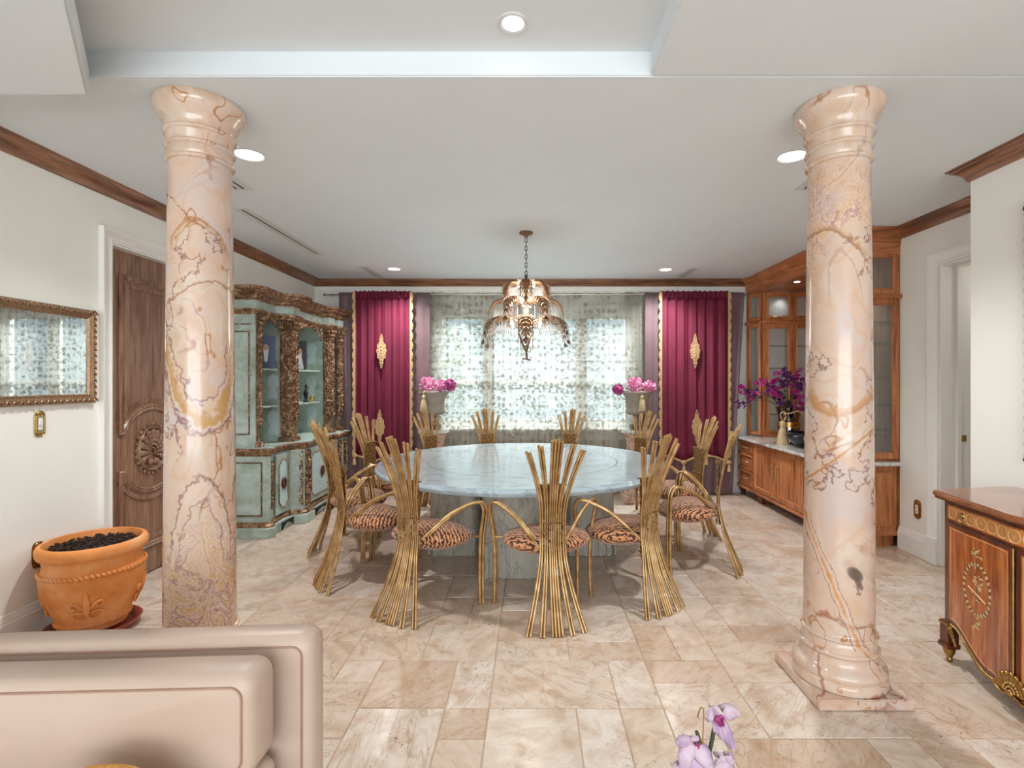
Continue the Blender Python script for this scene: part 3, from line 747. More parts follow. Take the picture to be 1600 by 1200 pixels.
def smooth_pts(k, n):
    P = [Vector(p) for p in k]; out = []
    for i in range(len(P)-1):
        p0 = P[max(i-1, 0)]; p1 = P[i]; p2 = P[i+1]; p3 = P[min(i+2, len(P)-1)]
        for j in range(n):
            t_ = j/n
            out.append(.5*((2*p1)+(-p0+p2)*t_+(2*p0-5*p1+4*p2-p3)*t_*t_+(-p0+3*p1-3*p2+p3)*t_**3))
    out.append(P[-1]); return out
arm_m = []; leg_m = []; grv_a = MB()
for s_ in (-1, 1):
    a = MB(); base_ = arm_pts(s_)
    for o in (-.0115, .0115):
        a.tube([p+Vector((s_*0, o*.9, abs(o)*0))+Vector((o*.5, 0, 0)) for p in base_], .0115, 7)
    arm_m.append(a.mesh('arm', M['rod'], smooth=60))
    grv_a.tube(base_, .0075, 5)
    l = MB(); k = [(.340, .350, .48), (.330, .355, .35), (.328, .355, .18), (.336, .345, 0)]
    for o in (-.0115, .0115):
        l.tube([p+Vector((o*.5, o*.9, 0)) for p in smooth_pts([(s_*x, y, z) for x, y, z in k], 3)], .0115, 7)
    l.box(min(s_*.20, s_*.335), max(s_*.20, s_*.335), .338, .358, .440, .452)
    leg_m.append(l.mesh('leg', M['rod'], smooth=60))
arm_grv = grv_a.mesh('arm_groove', M['groove'], smooth=60)
CH = [  # x, y, extra turn, label
 (.125, 3.17, 0, 'gilded wheat-sheaf armchair nearest the camera, standing alone between the columns in front of the table'),
 (-.80, 3.30, 0, 'gilded wheat-sheaf armchair in the front row on the left, next to the nearest one'),
 (.78, 3.42, 0, 'gilded wheat-sheaf armchair in the front row on the right, next to the nearest one'),
 (-1.42, 3.80, .05, 'gilded wheat-sheaf armchair seen side on, closest to the left onyx column'),
 (-1.78, 4.53, 0, 'gilded wheat-sheaf armchair partly hidden behind the side-on one by the left column'),
 (-1.71, 5.39, 0, 'gilded wheat-sheaf armchair between the turquoise cabinet and the left burgundy curtain'),
 (-1.19, 5.99, 0, 'gilded wheat-sheaf armchair in front of the left stone urn'),
 (-.545, 6.20, 0, 'gilded wheat-sheaf armchair before the lace curtain, left of the table centre'),
 (.45, 6.20, 0, 'gilded wheat-sheaf armchair before the lace curtain, right of the table centre'),
 (1.22, 5.78, 0, 'gilded wheat-sheaf armchair in front of the right stone urn'),
 (1.60, 4.93, 0, 'gilded wheat-sheaf armchair in front of the right burgundy curtain'),
 (1.49, 4.10, 0, 'gilded wheat-sheaf armchair seen side on, closest to the walnut sideboard'),
]
for (x, y, dr, lab) in CH:
    rz = math.atan2(TC[1]-y, TC[0]-x)-PI/2+dr
    ch = thing('wheat_sheaf_armchair', lab, 'chair', (x, y, 0), 'gilded wheat-sheaf armchairs round the table', rz)
    for me in rods: inst('stem', me, ch)
    inst('groove_strips', grv_m, ch); inst('arm_groove', arm_grv, ch)
    inst('binding', bind_m, ch); inst('seat', seat_m, ch)
    for me in arm_m: inst('arm', me, ch)
    for me in leg_m: inst('leg', me, ch)

# ================================================================ CHANDELIER
CX, CY = -.058, 4.69
t = thing('chandelier', 'tiered bronze palm-leaf chandelier with hanging crystal rods above the round table', 'chandelier', (CX, CY, H))
cano = MB().lathe([(.001, H), (.062, H), (.064, H-.012), (.05, H-.022), (.02, H-.030), (.014, H-.05), (.001, H-.052)], 24, CX, CY).build('ceiling_canopy', M['bronze_leaf'], t)
z = H-.05; k = 0
while z > 2.47:
    pts = [(CX+(.011*math.cos(a) if k % 2 == 0 else 0), CY+(.011*math.cos(a) if k % 2 else 0), z-.022+.024*math.sin(a)) for a in [2*PI*i/12 for i in range(12)]]
    MB().tube(pts, .0032, 5, True).build('chain_link', M['iron'], t); z -= .038; k += 1
MB().tube([(CX, CY, 2.47), (CX, CY, 1.96), (CX-.005, CY, 1.84)], .012, 8).build('centre_stem', M['iron'], t)
mb = MB().tube(smooth_pts([(CX-.06, CY-.02, 1.93), (CX-.035, CY, 1.84), (CX, CY, 1.77), (CX+.005, CY, 1.70)], 3), .010, 6)
mb.tube(smooth_pts([(CX+.05, CY+.02, 1.93), (CX+.02, CY, 1.84), (CX+.004, CY, 1.76)], 3), .009, 6)
mb.tube([(CX-.035, CY, 1.705), (CX+.005, CY, 1.70), (CX+.04, CY, 1.688)], .008, 6)
mb.build('finial_branch', M['iron'], t)
def palm(L, drop, w):
    """arched palm leaf along +x: rib and slim leaflets; returns leaf mesh and rib points"""
    rib = []
    for i in range(13):
        u = i/12; x = L*(1.42*u-.42*u**3) ; z = .34*L*math.sin(PI*.6*u)-drop*u**2.6
        rib.append(Vector((x, 0, z)))
    mb = MB().tube(rib, lambda q: .005*(1-.5*q), 5)
    for i in range(1, 12):
        u = i/12; p = rib[i]; tn = (rib[min(i+1, 12)]-rib[i-1]).normalized()
        ll = w*(.55+.6*math.sin(PI*min(1, u*1.1))) if u < .85 else w*.5
        for sg in (-1, 1):
            d = (Vector((tn.x*.55, sg*1.0, tn.z*.55-.20))).normalized()
            hw = tn*(.0145+.006*u)
            a = p; b = p+d*ll*.5+Vector((0, 0, .006)); e = p+d*ll+tn*.02+Vector((0, 0, -.018))
            nrm = hw.cross(d).normalized()*.0009
            vs = [a-hw*.6-nrm, a+hw*.6-nrm, b+hw-nrm, e-nrm, b-hw-nrm, a-hw*.6+nrm, a+hw*.6+nrm, b+hw+nrm, e+nrm, b-hw+nrm]
            mb.add(vs, [(0, 1, 2, 4), (4, 2, 3), (5, 9, 7, 6), (9, 8, 7), (0, 5, 6, 1), (1, 6, 7, 2), (2, 7, 8, 3), (3, 8, 9, 4), (4, 9, 5, 0)])
    # spearhead end leaflets
    for k_ in range(-2, 3):
        a = rib[-1]; d = Vector((.25, k_*.35, -1)).normalized(); e = a+d*w*.6
        b = a+d*w*.3; h2 = Vector((0, .008, 0)); n2 = Vector((.001, 0, 0))
        mb.add([a-n2, b+h2-n2, e-n2, b-h2-n2, a+n2, b+h2+n2, e+n2, b-h2+n2], [(0, 1, 2, 3), (4, 7, 6, 5), (0, 4, 5, 1), (1, 5, 6, 2), (2, 6, 7, 3), (3, 7, 4, 0)])
    return mb, rib
def fringe(rib, w, ln, last_i=8):
    mb = MB(); tot = 0; last = None
    for i in range(2, last_i):
        for q in (0, .5):
            p = rib[i].lerp(rib[min(i+1, 12)], q)
            for sg in (-1, 1):
                y = sg*w*.62; zz = p.z-.030
                l_ = ln*(1-.25*i/12)
                mb.tube([(p.x, y, zz), (p.x, y, zz-l_*.92), (p.x, y, zz-l_)], .0032, 4)
    return mb
tiers = [(2.37, 6, .235, .20, .080, .13, 0), (2.19, 6, .345, .24, .088, .13, PI/6), (2.00, 6, .425, .27, .098, .11, 0)]
for (z0, n_, L, dr, w, fl_, ph) in tiers:
    pm_, rib = palm(L, dr, w); lm = pm_.mesh('palm_leaf', M['bronze_leaf'], smooth=0, recalc=True)
    fm = fringe(rib, w, fl_, 12 if z0 < 2.1 else 9).mesh('crystal_rods', M['rod_glass'], smooth=0)
    for k in range(n_):
        a = ph+2*PI*k/n_-PI/2
        o = inst('palm_leaf', lm, t, (0, 0, z0-H), (0, 0, a))
        f_ = inst('crystal_rods', fm, o); f_['kind'] = 'stuff'
    rg = MB().lathe([(.03, z0-.008), (.05, z0-.008), (.05, z0+.008), (.03, z0+.008)], 16, CX, CY, ring=True).build('tier_ring', M['bronze_leaf'], t)
    for k in range(4):
        a = ph+2*PI*(k+.5)/4; r_ = L*.42
        inst('bulb', (BULB if 'BULB' in globals() else globals().setdefault('BULB', MB().ball(0, 0, 0, .014, .014, .024, 8, 6).mesh('bulb', M['bulb'], smooth=80))), t, (r_*math.cos(a), r_*math.sin(a), z0-H+.02))
        bb = MB().tube([(0, 0, z0-H), (r_*math.cos(a), r_*math.sin(a), z0-H-.01)], .004, 5); bb.build('lamp_arm', M['iron'], t, world=False)
    point('chandelier_lamp', (CX, CY, z0-.02), 13, (1, .88, .74), .12)
# ================================================================ CURTAINS
def drape(x0, x1, z0, z1, Y, folds, amp, seed, taper=(0, 0), hem=None, nu=None):
    rn = random.Random(seed); ph = [rn.uniform(0, 6.28) for _ in range(4)]
    def fn(u, v):
        zz = z0+(z1-z0)*v
        if hem: zz = lerp(hem(u), z1, v)
        xa = x0+taper[0]*(1-v); xb = x1+taper[1]*(1-v)
        x = lerp(xa, xb, u)
        k = 2*PI*folds*u
        y = Y+amp*(math.sin(k+ph[0]+.5*math.sin(k*.37+ph[1]))*.7+.3*math.sin(2.3*k+ph[2]))*(.55+.45*(1-v))
        return (x+.25*amp*math.cos(k+ph[3]), y, zz)
    return MB().grid(fn, nu or int(folds*10), 24)
ROD_Z = 2.635
t = thing('curtain_rod', 'thin silver curtain rod running the width of the window wall', 'curtain rod', (0, 6.73, ROD_Z))
MB().tube([(-2.72, 6.745, ROD_Z), (2.84, 6.745, ROD_Z)], .009, 8).build('pole', M['silver'], t, smooth=60)
for x in (-2.73, 2.85): MB().lathe([(.001, -.03), (.012, -.025), (.016, 0), (.010, .02), (.001, .025)], 12).xform(Matrix.Translation((x, 6.745, ROD_Z)) @ Matrix.Rotation(PI/2, 4, 'Y')).build('finial', M['silver'], t)
for x in (-2.68, -1.36, 1.52, 2.80): MB().box(x-.006, x+.006, 6.745, 6.90, ROD_Z-.008, ROD_Z+.008).build('bracket', M['silver'], t, smooth=0)
o = drape(-1.36, 1.50, .02, 2.67, 6.80, 20, .022, 3, nu=240).build('lace_curtain', M['lace'], at=(0, 6.8, 0), smooth=180)
tag(o, 'wide floral lace curtain hanging across the window to the floor', 'curtain')
o2 = drape(-1.34, -1.18, .02, 2.675, 6.765, 2, .010, 4).build('lace_side_curtain', M['lace'], at=(-1.26, 6.77, 0), smooth=180)
tag(o2, 'narrow doubled lace strip at the left edge of the window curtain', 'curtain')
o3 = drape(1.22, 1.49, .02, 2.675, 6.765, 3, .010, 5).build('lace_side_curtain', M['lace'], at=(1.35, 6.77, 0), smooth=180)
tag(o3, 'narrow doubled lace strip at the right edge of the window curtain', 'curtain')
for (a, b, lab, tp) in ((-2.54, -1.34, 'floor-length mauve silk under-curtain beside the turquoise cabinet', (.10, 0)), (1.47, 2.78, 'floor-length mauve silk under-curtain beside the walnut hutch', (0, -.16))):
    o = drape(a, b, .02, 2.66, 6.715, 7, .016, int(a*7), tp).build('mauve_curtain', M['mauve'], at=((a+b)/2, 6.715, 0), smooth=180, thick=.002)
    tag(o, lab, 'curtain')
def medallion(x, zc_, Y, par):
    pts = []
    hw, hh = .062, .135
    n = 64
    for i in range(n):
        a = 2*PI*i/n; r = 1+.07*math.cos(10*a)
        pts.append((x+hw*r*math.cos(a), zc_+hh*r*math.sin(a)))
    mb = MB().prism(pts, 0, .006, onY(Y, -1))
    for s_ in (-1, 1):
        for (dz, w, h) in ((.155, .026, .022), (.182, .018, .02), (.205, .011, .02)):
            mb.prism([(x+w*math.cos(2*PI*i/12)*(1+.2*math.cos(6*PI*i/6)), zc_+s_*dz+h*math.sin(2*PI*i/12)) for i in range(12)], 0, .006, onY(Y, -1))
    mb.prism([(x+.040*math.cos(2*PI*i/24), zc_+.095*math.sin(2*PI*i/24)) for i in range(24)], .006, .010, onY(Y, -1))
    for i in range(14): mb.ball(x+.05*math.cos(2*PI*i/14), Y-.008, zc_+.115*math.sin(2*PI*i/14), .009, .005, .012, 6, 4)
    for q in (-.06, -.02, .02, .06): mb.ball(x, Y-.012, zc_+q, .014, .006, .016, 6, 4)
    mb.build('medallion', M['gold_trim'], par, smooth=0)
def scallop_edge(x, z0, z1, Y, s_, par):
    pts = [(x-s_*.012, z0), (x-s_*.012, z1), (x+s_*.012, z1)]; n = int((z1-z0)/.125); 
    for i in range(n):
        zt = z1-(z1-z0)*i/n; zb = z1-(z1-z0)*(i+1)/n
        for q in range(9):
            f_ = q/8; pts.append((x+s_*(.008+.022*math.sin(PI*f_)**.6+(.005 if q == 4 else 0)), lerp(zt, zb, f_)))
    if s_ > 0: pts = pts[::-1]
    mb = MB().prism(pts, 0, .005, onY(Y, -1))
    for i in range(n):
        z = z1-(z1-z0)*(i+.5)/n; mb.ball(x+s_*.018, Y-.007, z, .010, .004, .022, 6, 4)
    mb.build('scalloped_trim', M['gold_trim'], par, smooth=0)
for (a, b, lab, zlow, xm) in ((-2.31, -1.58, 'burgundy velvet curtain with gold medallions, hanging near the turquoise cabinet', .42, (-1.955, -1.975)),
                          (1.67, 2.55, 'burgundy velvet curtain with gold medallions, hanging near the walnut hutch', .42, (2.105, 2.125))):
    t = thing('velvet_curtain', lab, 'curtain', ((a+b)/2, 6.67, 0), 'burgundy velvet window curtains')
    hem = lambda u: .45+.09*abs(math.sin(PI*1.5*u+PI/2))
    drape(a, b, 0, 2.60, 6.668, 7, .026, int(a*10), (0, 0), hem).build('drape', M['velvet'], t, smooth=180, thick=.003)
    hd = MB().grid(lambda u, v: (lerp(a-.005, b+.005, u), 6.655+.016*math.sin(u*95)+.01*math.sin(u*33), lerp(2.575, 2.665+.006*math.sin(u*80), v)), 160, 5)
    hd.build('gathered_header', M['velvet'], t, smooth=180, thick=.003)
    for xx, s_ in ((a, -1), (b, 1)): scallop_edge(xx, .50, 2.655, 6.645, s_, t)
    hm = MB()
    P = [(lerp(a, b, i/36), 6.655, hem(i/36)-.012) for i in range(37)]
    hm.tube(P, .014, 6)
    for k in (0, 12, 24, 36):
        hm.ball(P[k][0], 6.64, P[k][2], .034, .012, .034, 8, 5)
        hm.lathe([(.001, -.10), (.026, -.095), (.018, -.03), (.008, -.01), (.001, 0)], 8, P[k][0], 6.64, mf=lambda x, y, z, q=P[k][2]: (x, y, z+q-.02))
    hm.build('hem_trim', M['gold_trim'], t, smooth=60)
    medallion(xm[0], 1.885, 6.628, t); medallion(xm[1], .905, 6.622, t)

# ================================================================ URNS, PEDESTALS, FLOWERS
def petals_ball(r, seed, n=70):
    rn = random.Random(seed); mb = MB()
    for i in range(n):
        zz = 1-2*(i+.5)/n; a = i*2.39996; q = math.sqrt(1-zz*zz)
        d = Vector((q*math.cos(a), q*math.sin(a), zz)); d = (d+Vector((rn.uniform(-.1, .1), rn.uniform(-.1, .1), rn.uniform(-.1, .1)))).normalized()
        M_ = d.to_track_quat('Z', 'X').to_matrix() @ Matrix.Rotation(rn.uniform(0, 6), 3, 'Z') @ Matrix.Rotation(rn.uniform(.5, 1.2), 3, 'X')
        p = d*r*.80; s_ = r*rn.uniform(.22, .32)
        vs = [Vector((0, -.5, 0)), Vector((.8, .2, .12)), Vector((.45, 1, .35)), Vector((0, 1.15, .25)), Vector((-.45, 1, .35)), Vector((-.8, .2, .12)), Vector((0, .4, -.1))]
        mb.add([p+M_ @ (v*s_) for v in vs], [(0, 1, 6), (1, 2, 6), (2, 3, 6), (3, 4, 6), (4, 5, 6), (5, 0, 6)])
    mb.ball(0, 0, 0, r*.74, n=8, m=6)
    return mb
def urn_set(x, heads, side, lab_side):
    Y = 6.42
    t = thing('marble_pedestal', 'rosy onyx pedestal under the stone urn '+lab_side, 'pedestal', (x, Y, 0), 'onyx pedestals below the urns')
    MB().box(x-.19, x+.19, Y-.19, Y+.19, 0, .08).build('plinth', M['pink_marble'], t, bevel=.006)
    MB().lathe([(.17, .08), (.17, .11), (.145, .14), (.135, .18), (.132, .72), (.142, .76), (.155, .80), (.165, .83), (.165, .845)], 28, x, Y).build('shaft', M['pink_marble'], t)
    MB().lathe([(.18, .845), (.195, .852), (.195, .885), (.188, .895)], 32, x, Y).build('cap', M['counter_marble'], t)
    o = MB().box(x-.085, x+.085, Y-.085, Y+.085, .895, .95).build('plinth_block', M['dark_stone'], at=(x, Y, .895), bevel=.004)
    tag(o, 'dark square block between the pedestal and the urn '+lab_side, 'block')
    t = thing('stone_urn', 'grey stone campana urn holding peonies '+lab_side, 'urn', (x, Y, .95), 'stone urns flanking the window')
    MB().lathe([(.085, .95), (.088, .965), (.07, .975), (.045, .99), (.034, 1.02), (.036, 1.035), (.05, 1.045), (.04, 1.055), (.07, 1.070), (.125, 1.085), (.150, 1.105), (.150, 1.125), (.138, 1.14), (.138, 1.22), (.146, 1.28), (.165, 1.325), (.192, 1.35), (.197, 1.362), (.180, 1.366), (.13, 1.30), (.12, 1.2), (.001, 1.19)], 28, x, Y).build('bowl', M['stone'], t)
    b = thing('peony_bouquet', 'three pink and purple peony heads in the urn '+lab_side, 'flowers', (x, Y, 1.2), 'peony bouquets in the urns')
    for k, (px, pz, r, mt) in enumerate(heads):
        hx = (px-832)/800*(Y-.06); hz = 1.5-(pz-595)/800*(Y-.06)
        o = petals_ball(r, k+3).build('peony_head', M[mt], b, world=False, smooth=0)
        o.location = Vector((hx, Y-.06-.02*k, hz))-b.location
        MB().tube([(x+(hx-x)*.3, Y, 1.22), (lerp(x, hx, .8), Y-.03, hz-.10), (hx, Y-.06, hz)], .005, 5).build('stem', M['leaf'], b)
    lf = MB()
    for (dx, dz) in ((-.09, .03), (.06, .05), (.12, 0), (-.14, .0)):
        lf.add([(x+dx*.3, Y-.02, 1.34), (x+dx+.03, Y-.05, 1.37+dz), (x+dx*1.7, Y-.08, 1.38+dz), (x+dx, Y-.05, 1.34+dz)], [(0, 1, 2, 3)])
    lf.build('leaf', M['leaf'], b, smooth=0)
    tx = (side-832)/800*6.2
    t = thing('key_tassel', 'beige fringed tassel hanging on the front of the urn '+lab_side, 'tassel', (tx, 6.24, 1.12), 'tassels on the urns')
    MB().lathe([(.046, 1.13), (.048, 1.14), (.036, 1.24), (.022, 1.275), (.001, 1.28)], 14, tx, 6.24).build('skirt', M['tassel'], t)
    MB().ball(tx, 6.24, 1.30, .026, .026, .028, 10, 6).build('head', M['tassel'], t)
    MB().tube(smooth_pts([(tx, 6.24, 1.32), (tx, 6.245, 1.37), (lerp(tx, x, .5), 6.27, 1.375)], 3), .006, 5).build('cord', M['tassel'], t, smooth=60)
urn_set(-1.24, [(668, 601, .098, 'peony'), (689, 603, .080, 'peony'), (704, 602, .078, 'peony_dark')], 661, 'beside the left burgundy curtain')
urn_set(1.31, [(992, 601, .095, 'peony'), (1014, 604, .080, 'peony'), (965, 609, .070, 'peony_dark')], 1004, 'beside the right burgundy curtain')

# ================================================================ TURQUOISE CHINA CABINET
cab = thing('china_cabinet', 'tall distressed turquoise breakfront china cabinet with carved gilt pilasters on the left wall', 'cabinet', (-2.66, 5.8, 0))
def carve(mb, mf, u0, u1, v0, v1, d, seed, dens=1.0):
    rn = random.Random(seed); w = u1-u0; h = v1-v0; n = int(w*h/.00042*dens)
    mb.prism(rect(u0, u1, v0, v1), 0, d*.35, mf)
    for i in range(n):
        u = rn.uniform(u0+.008, u1-.008); v = rn.uniform(v0+.01, v1-.01); p = Vector(mf(u, v, d*.55))
        rot = Matrix.Rotation(rn.uniform(0, 3.1), 3, (Vector(mf(0, 0, 1))-Vector(mf(0, 0, 0))).normalized())
        e = [rn.uniform(.006, .012)*1.2, rn.uniform(.006, .010), rn.uniform(.012, .024)]
        mb.ball(p.x, p.y, p.z, *e, 5, 4, rot)
    k = int(h/.11)
    for i in range(k):
        v = v0+(i+.5)*h/k; sg = 1 if i % 2 else -1
        arc = [mf((u0+u1)/2+sg*w*.26*math.cos(a), v+w*.32*math.sin(a), d*.95) for a in [i_*.55-.8 for i_ in range(9)]]
        mb.tube(arc, .0065, 5)
    return mb
CZ = .85
# base carcass
bp = [(-2.92, 4.90), (-2.55, 4.90), (-2.52, 4.93), (-2.56, 5.02), (-2.58, 5.22), (-2.54, 5.38), (-2.44, 5.42), (-2.42, 5.44), (-2.42, 5.57), (-2.46, 5.60), (-2.48, 5.85), (-2.46, 6.30), (-2.42, 6.34), (-2.42, 6.46), (-2.46, 6.50), (-2.50, 6.52), (-2.50, 6.60), (-2.44, 6.63), (-2.42, 6.70), (-2.92, 6.70)]
MB().prism(bp, .10, CZ-.03).build('base_carcass', M['turq'], cab, smooth=25)
openp = bp[:]    # path counter-clockwise -> outward is to the right: use negative offsets
neg = lambda pr: [(-a, b) for a, b in pr]
MB().sweep(openp[:-1]+[bp[-1]], neg([(-.02, 0), (.045, 0), (.045, .085), (.03, .10), (-.02, .10)])).build('plinth', M['turq'], cab, smooth=25)
MB().sweep(bp, neg([(-.02, .10), (.034, .10), (.030, .115), (.012, .13), (.006, .145), (-.02, .145)])).build('lower_gilt_moulding', M['gilt'], cab, smooth=25)
MB().sweep(bp, neg([(-.02, CZ-.075), (.004, CZ-.075), (.012, CZ-.06), (.030, CZ-.045), (.042, CZ-.03), (.044, CZ-.012), (.038, CZ), (-.02, CZ)])).build('waist_gilt_moulding', M['gilt'], cab, smooth=25)
bt = [(x+(.035 if x > -2.9 else 0), y) for x, y in bp]
MB().prism([(bt[i][0], min(max(bt[i][1], 4.87), 6.73)) for i in range(len(bt))], CZ-.012, CZ+.006).build('cabinet_top', M['turq'], cab, smooth=0)
# side panels facing the room's near end
def framed_field(mf, u0, u1, v0, v1, name_, par, fm='turq', bm_='gilt', fw=.012):
    MB().sweep(rect(u0, u1, v0, v1), [(0, 0), (0, .008), (fw*.5, .014), (fw, .008), (fw, 0)], mf, True).build(name_+'_moulding', M[bm_], par, smooth=30)
    MB().prism(rect(u0+fw+.004, u1-fw-.004, v0+fw+.004, v1-fw-.004), 0, .003, mf).build(name_+'_field', M[fm], par, smooth=0)
framed_field(onY(4.90, -1), -2.88, -2.585, .20, .72, 'side', cab)
# doors on the base
def base_door(X, y0, y1):
    mf = onX(X, 1)
    d = MB().prism(rect(y0, y1, .16, .76), 0, .014, mf).build('door', M['turq'], cab, smooth=0)
    r = .045; a0, a1, b0, b1 = y0+.05, y1-.05, .22, .70
    pts = []
    for (cx, cy, s) in ((a0, b0, 90), (a1, b0, 180), (a1, b1, 270), (a0, b1, 0)):
        seq = [(cx+r*math.cos(math.radians(s-90*i/4)), cy+r*math.sin(math.radians(s-90*i/4))) for i in range(5)]
        pts += seq
    mf2 = onX(X+.014, 1)
    MB().tube([mf2(u, v, .004) for u, v in pts], .006, 5, True).build('door_bead', M['gilt'], d, smooth=60)
    MB().prism(pts, 0, .004, mf2).build('door_field', M['niche_blue'], d, smooth=0)
    mb = MB(); yc_, zc_ = (y0+y1)/2, .46
    mb.tube([mf2(yc_+.045*math.cos(a), zc_+.055*math.sin(a), .01) for a in [2*PI*i/16 for i in range(16)]], .007, 5, True)
    for i in range(8): a = 2*PI*i/8; p = mf2(yc_+.026*math.cos(a), zc_+.032*math.sin(a), .012); mb.ball(*p, .007, .012, .014, 6, 4)
    mb.ball(*mf2(yc_, zc_, .014), .01, .014, .014); mb.build('carved_medallion', M['dark_wood'], d, smooth=60)
base_door(-2.555, 5.08, 5.36); base_door(-2.462, 5.62, 6.28)
for (X, y0, y1) in ((-2.42, 5.44, 5.57), (-2.42, 6.34, 6.46)):
    carve(MB(), onX(X, 1), y0, y1, .17, CZ-.09, .022, int(y0*10)).build('carved_pilaster', M['gilt'], cab, smooth=60)
for Y0 in (5.43, 6.33):
    carve(MB(), onY(Y0, -1), -2.54, -2.43, .17, CZ-.09, .018, int(Y0*9)).build('carved_pilaster', M['gilt'], cab, smooth=60)
carve(MB(), onX(-2.545, 1), 4.94, 5.0, .25, .72, .03, 5).build('carved_drop', M['gilt'], cab, smooth=60)
carve(MB(), onX(-2.44, 1), 6.62, 6.69, .17, .75, .03, 6).build('carved_drop', M['gilt'], cab, smooth=60)
for (y0, y1) in ((5.10, 5.34), (5.66, 6.06)):
    mb = MB()
    mf = onX(-2.50 if y0 < 5.4 else -2.41, 1); n = 12
    pts = [(lerp(y0, y1, i/n), .012+.06*math.sin(PI*i/n)*(1 if i % 2 else .8)) for i in range(n+1)]
    mb.prism(pts+[(y1, .085), (y0, .085)], -.0, .012, mf); mb.build('shaped_apron', M['black'], cab, smooth=0)
# upper stage
UZ = CZ+.006; TZ = 2.18
MB().box(-2.92, -2.905, 4.93, 6.66, UZ, 2.3).build('back_panel', M['turq'], cab, smooth=0)
MB().box(-2.92, -2.67, 4.92, 4.95, UZ, 2.2).build('side_panel', M['turq'], cab, smooth=0)
MB().box(-2.92, -2.60, 6.63, 6.66, UZ, 2.2).build('side_panel', M['turq'], cab, smooth=0)
framed_field(onY(4.92, -1), -2.90, -2.715, .98, 1.98, 'side', cab)
MB().box(-2.90, -2.705, 4.908, 4.92, 2.04, 2.05).build('side_bead', M['gilt'], cab, smooth=0)
for y0 in (5.42, 6.35):
    MB().box(-2.91, -2.60, y0+.02, y0+.12, UZ, 2.2).build('partition', M['turq'], cab, smooth=0)
def pilaster(X, y0, y1, side, sd):
    mb = carve(MB(), onX(X-.02, 1), y0, y1, UZ+.20, 2.0, .028, sd, 1.1)
    if side: carve(mb, onY(y0+.004, -1), X-.01-side, X-.01, UZ+.20, 2.0, .020, sd+1, .8)
    mb.box(X-.02-(side or .1), X-.02, y0+.01, y1-.01, UZ+.05, 2.18)
    mb.build('carved_pilaster', M['gilt'], cab, smooth=60)
    MB().box(X-.03-(side or .1), X+.015, y0-.012, y1+.012, UZ, UZ+.05).build('pilaster_foot', M['gilt'], cab, bevel=.006)
    # corinthian capital: flared acanthus
    mb = MB(); mf = onX(X-.02, 1)
    for r_ in range(3):
        for i in range(5):
            u = y0+(y1-y0)*(i+.5)/5; mb.ball(*mf(u+(u-(y0+y1)/2)*.12*r_, 2.02+.045*r_, .012+.010*r_), .012+.004*r_, .016, .026, 6, 4)
            if side: q = X-.01-side+side*(i+.5)/5; mb.ball(q, y0-.004-.008*r_, 2.02+.045*r_, .014, .011+.004*r_, .026, 6, 4)
    for s_ in (-1, 1):
        yy = (y0+y1)/2+s_*(y1-y0)*.55
        mb.tube([mf(yy+.018*math.cos(a)*s_, 2.12+.018*math.sin(a), .035) for a in [i*.6 for i in range(10)]], .008, 5)
    mb.build('acanthus_capital', M['gilt'], cab, smooth=60)
pilaster(-2.64, 4.955, 5.01, False, 11); pilaster(-2.53, 5.42, 5.55, .13, 13); pilaster(-2.50, 6.36, 6.47, .085, 17); pilaster(-2.47, 6.62, 6.68, .05, 19)
up = [(-2.92, 4.92), (-2.67, 4.92), (-2.66, 4.94), (-2.68, 5.10), (-2.68, 5.34), (-2.55, 5.42), (-2.53, 5.43), (-2.53, 5.57), (-2.60, 5.60), (-2.61, 5.86), (-2.60, 6.32), (-2.52, 6.34), (-2.50, 6.36), (-2.50, 6.48), (-2.56, 6.52), (-2.56, 6.58), (-2.48, 6.61), (-2.46, 6.66), (-2.92, 6.66)]
MB().prism(up, 2.16, 2.32).build('frieze', M['turq'], cab, smooth=0)
MB().sweep(up, neg([(-.02, 2.14), (.004, 2.14), (.012, 2.15), (.022, 2.17), (.03, 2.175), (.03, 2.195), (.008, 2.20), (-.02, 2.20)])).build('architrave', M['gilt'], cab, smooth=25)
MB().sweep(up, neg([(-.04, 2.28), (.006, 2.28), (.012, 2.295), (.03, 2.305), (.034, 2.32), (.052, 2.335), (.080, 2.35), (.084, 2.368), (.105, 2.385), (.110, 2.405), (-.04, 2.405)])).build('cornice', M['gilt'], cab, smooth=25)
MB().box(-2.92, -2.56, 4.93, 6.65, 2.32, 2.395).build('cornice_top', M['gilt'], cab, smooth=0)
# shelves, scalloped back frets
for (y0, y1, X) in ((4.96, 5.43, -2.69), (5.52, 6.36, -2.64), (6.45, 6.63, -2.62)):
    for z in (1.24, 1.62):
        n = 10; poly = [(-2.905, y0), (X, y0)]+[(X+.014*math.sin(i*PI/2), lerp(y0, y1, i/n)) for i in range(1, n)]+[(X, y1), (-2.905, y1)]
        MB().prism(poly, z-.012, z+.006).build('shelf', M['turq'], cab, smooth=0)
    for z in (.90, 1.28, 1.68):
        yc_ = (y0+y1)/2
        for q in ((-.20, 0, .20) if y1-y0 > .5 else (0,)):
            pr = [(.0, .02), (.05, .0), (.07, .03), (.055, .08), (.045, .11), (.07, .15), (.075, .21), (.05, .255), (.0, .27)]
            pts = [(yc_+q+w, z+h) for w, h in pr]+[(yc_+q-w, z+h) for w, h in pr[::-1][1:-1]]
            MB().prism(pts, 0, .006, onX(-2.905, 1)).build('shaped_back_panel', M['niche_blue'], cab, smooth=0)
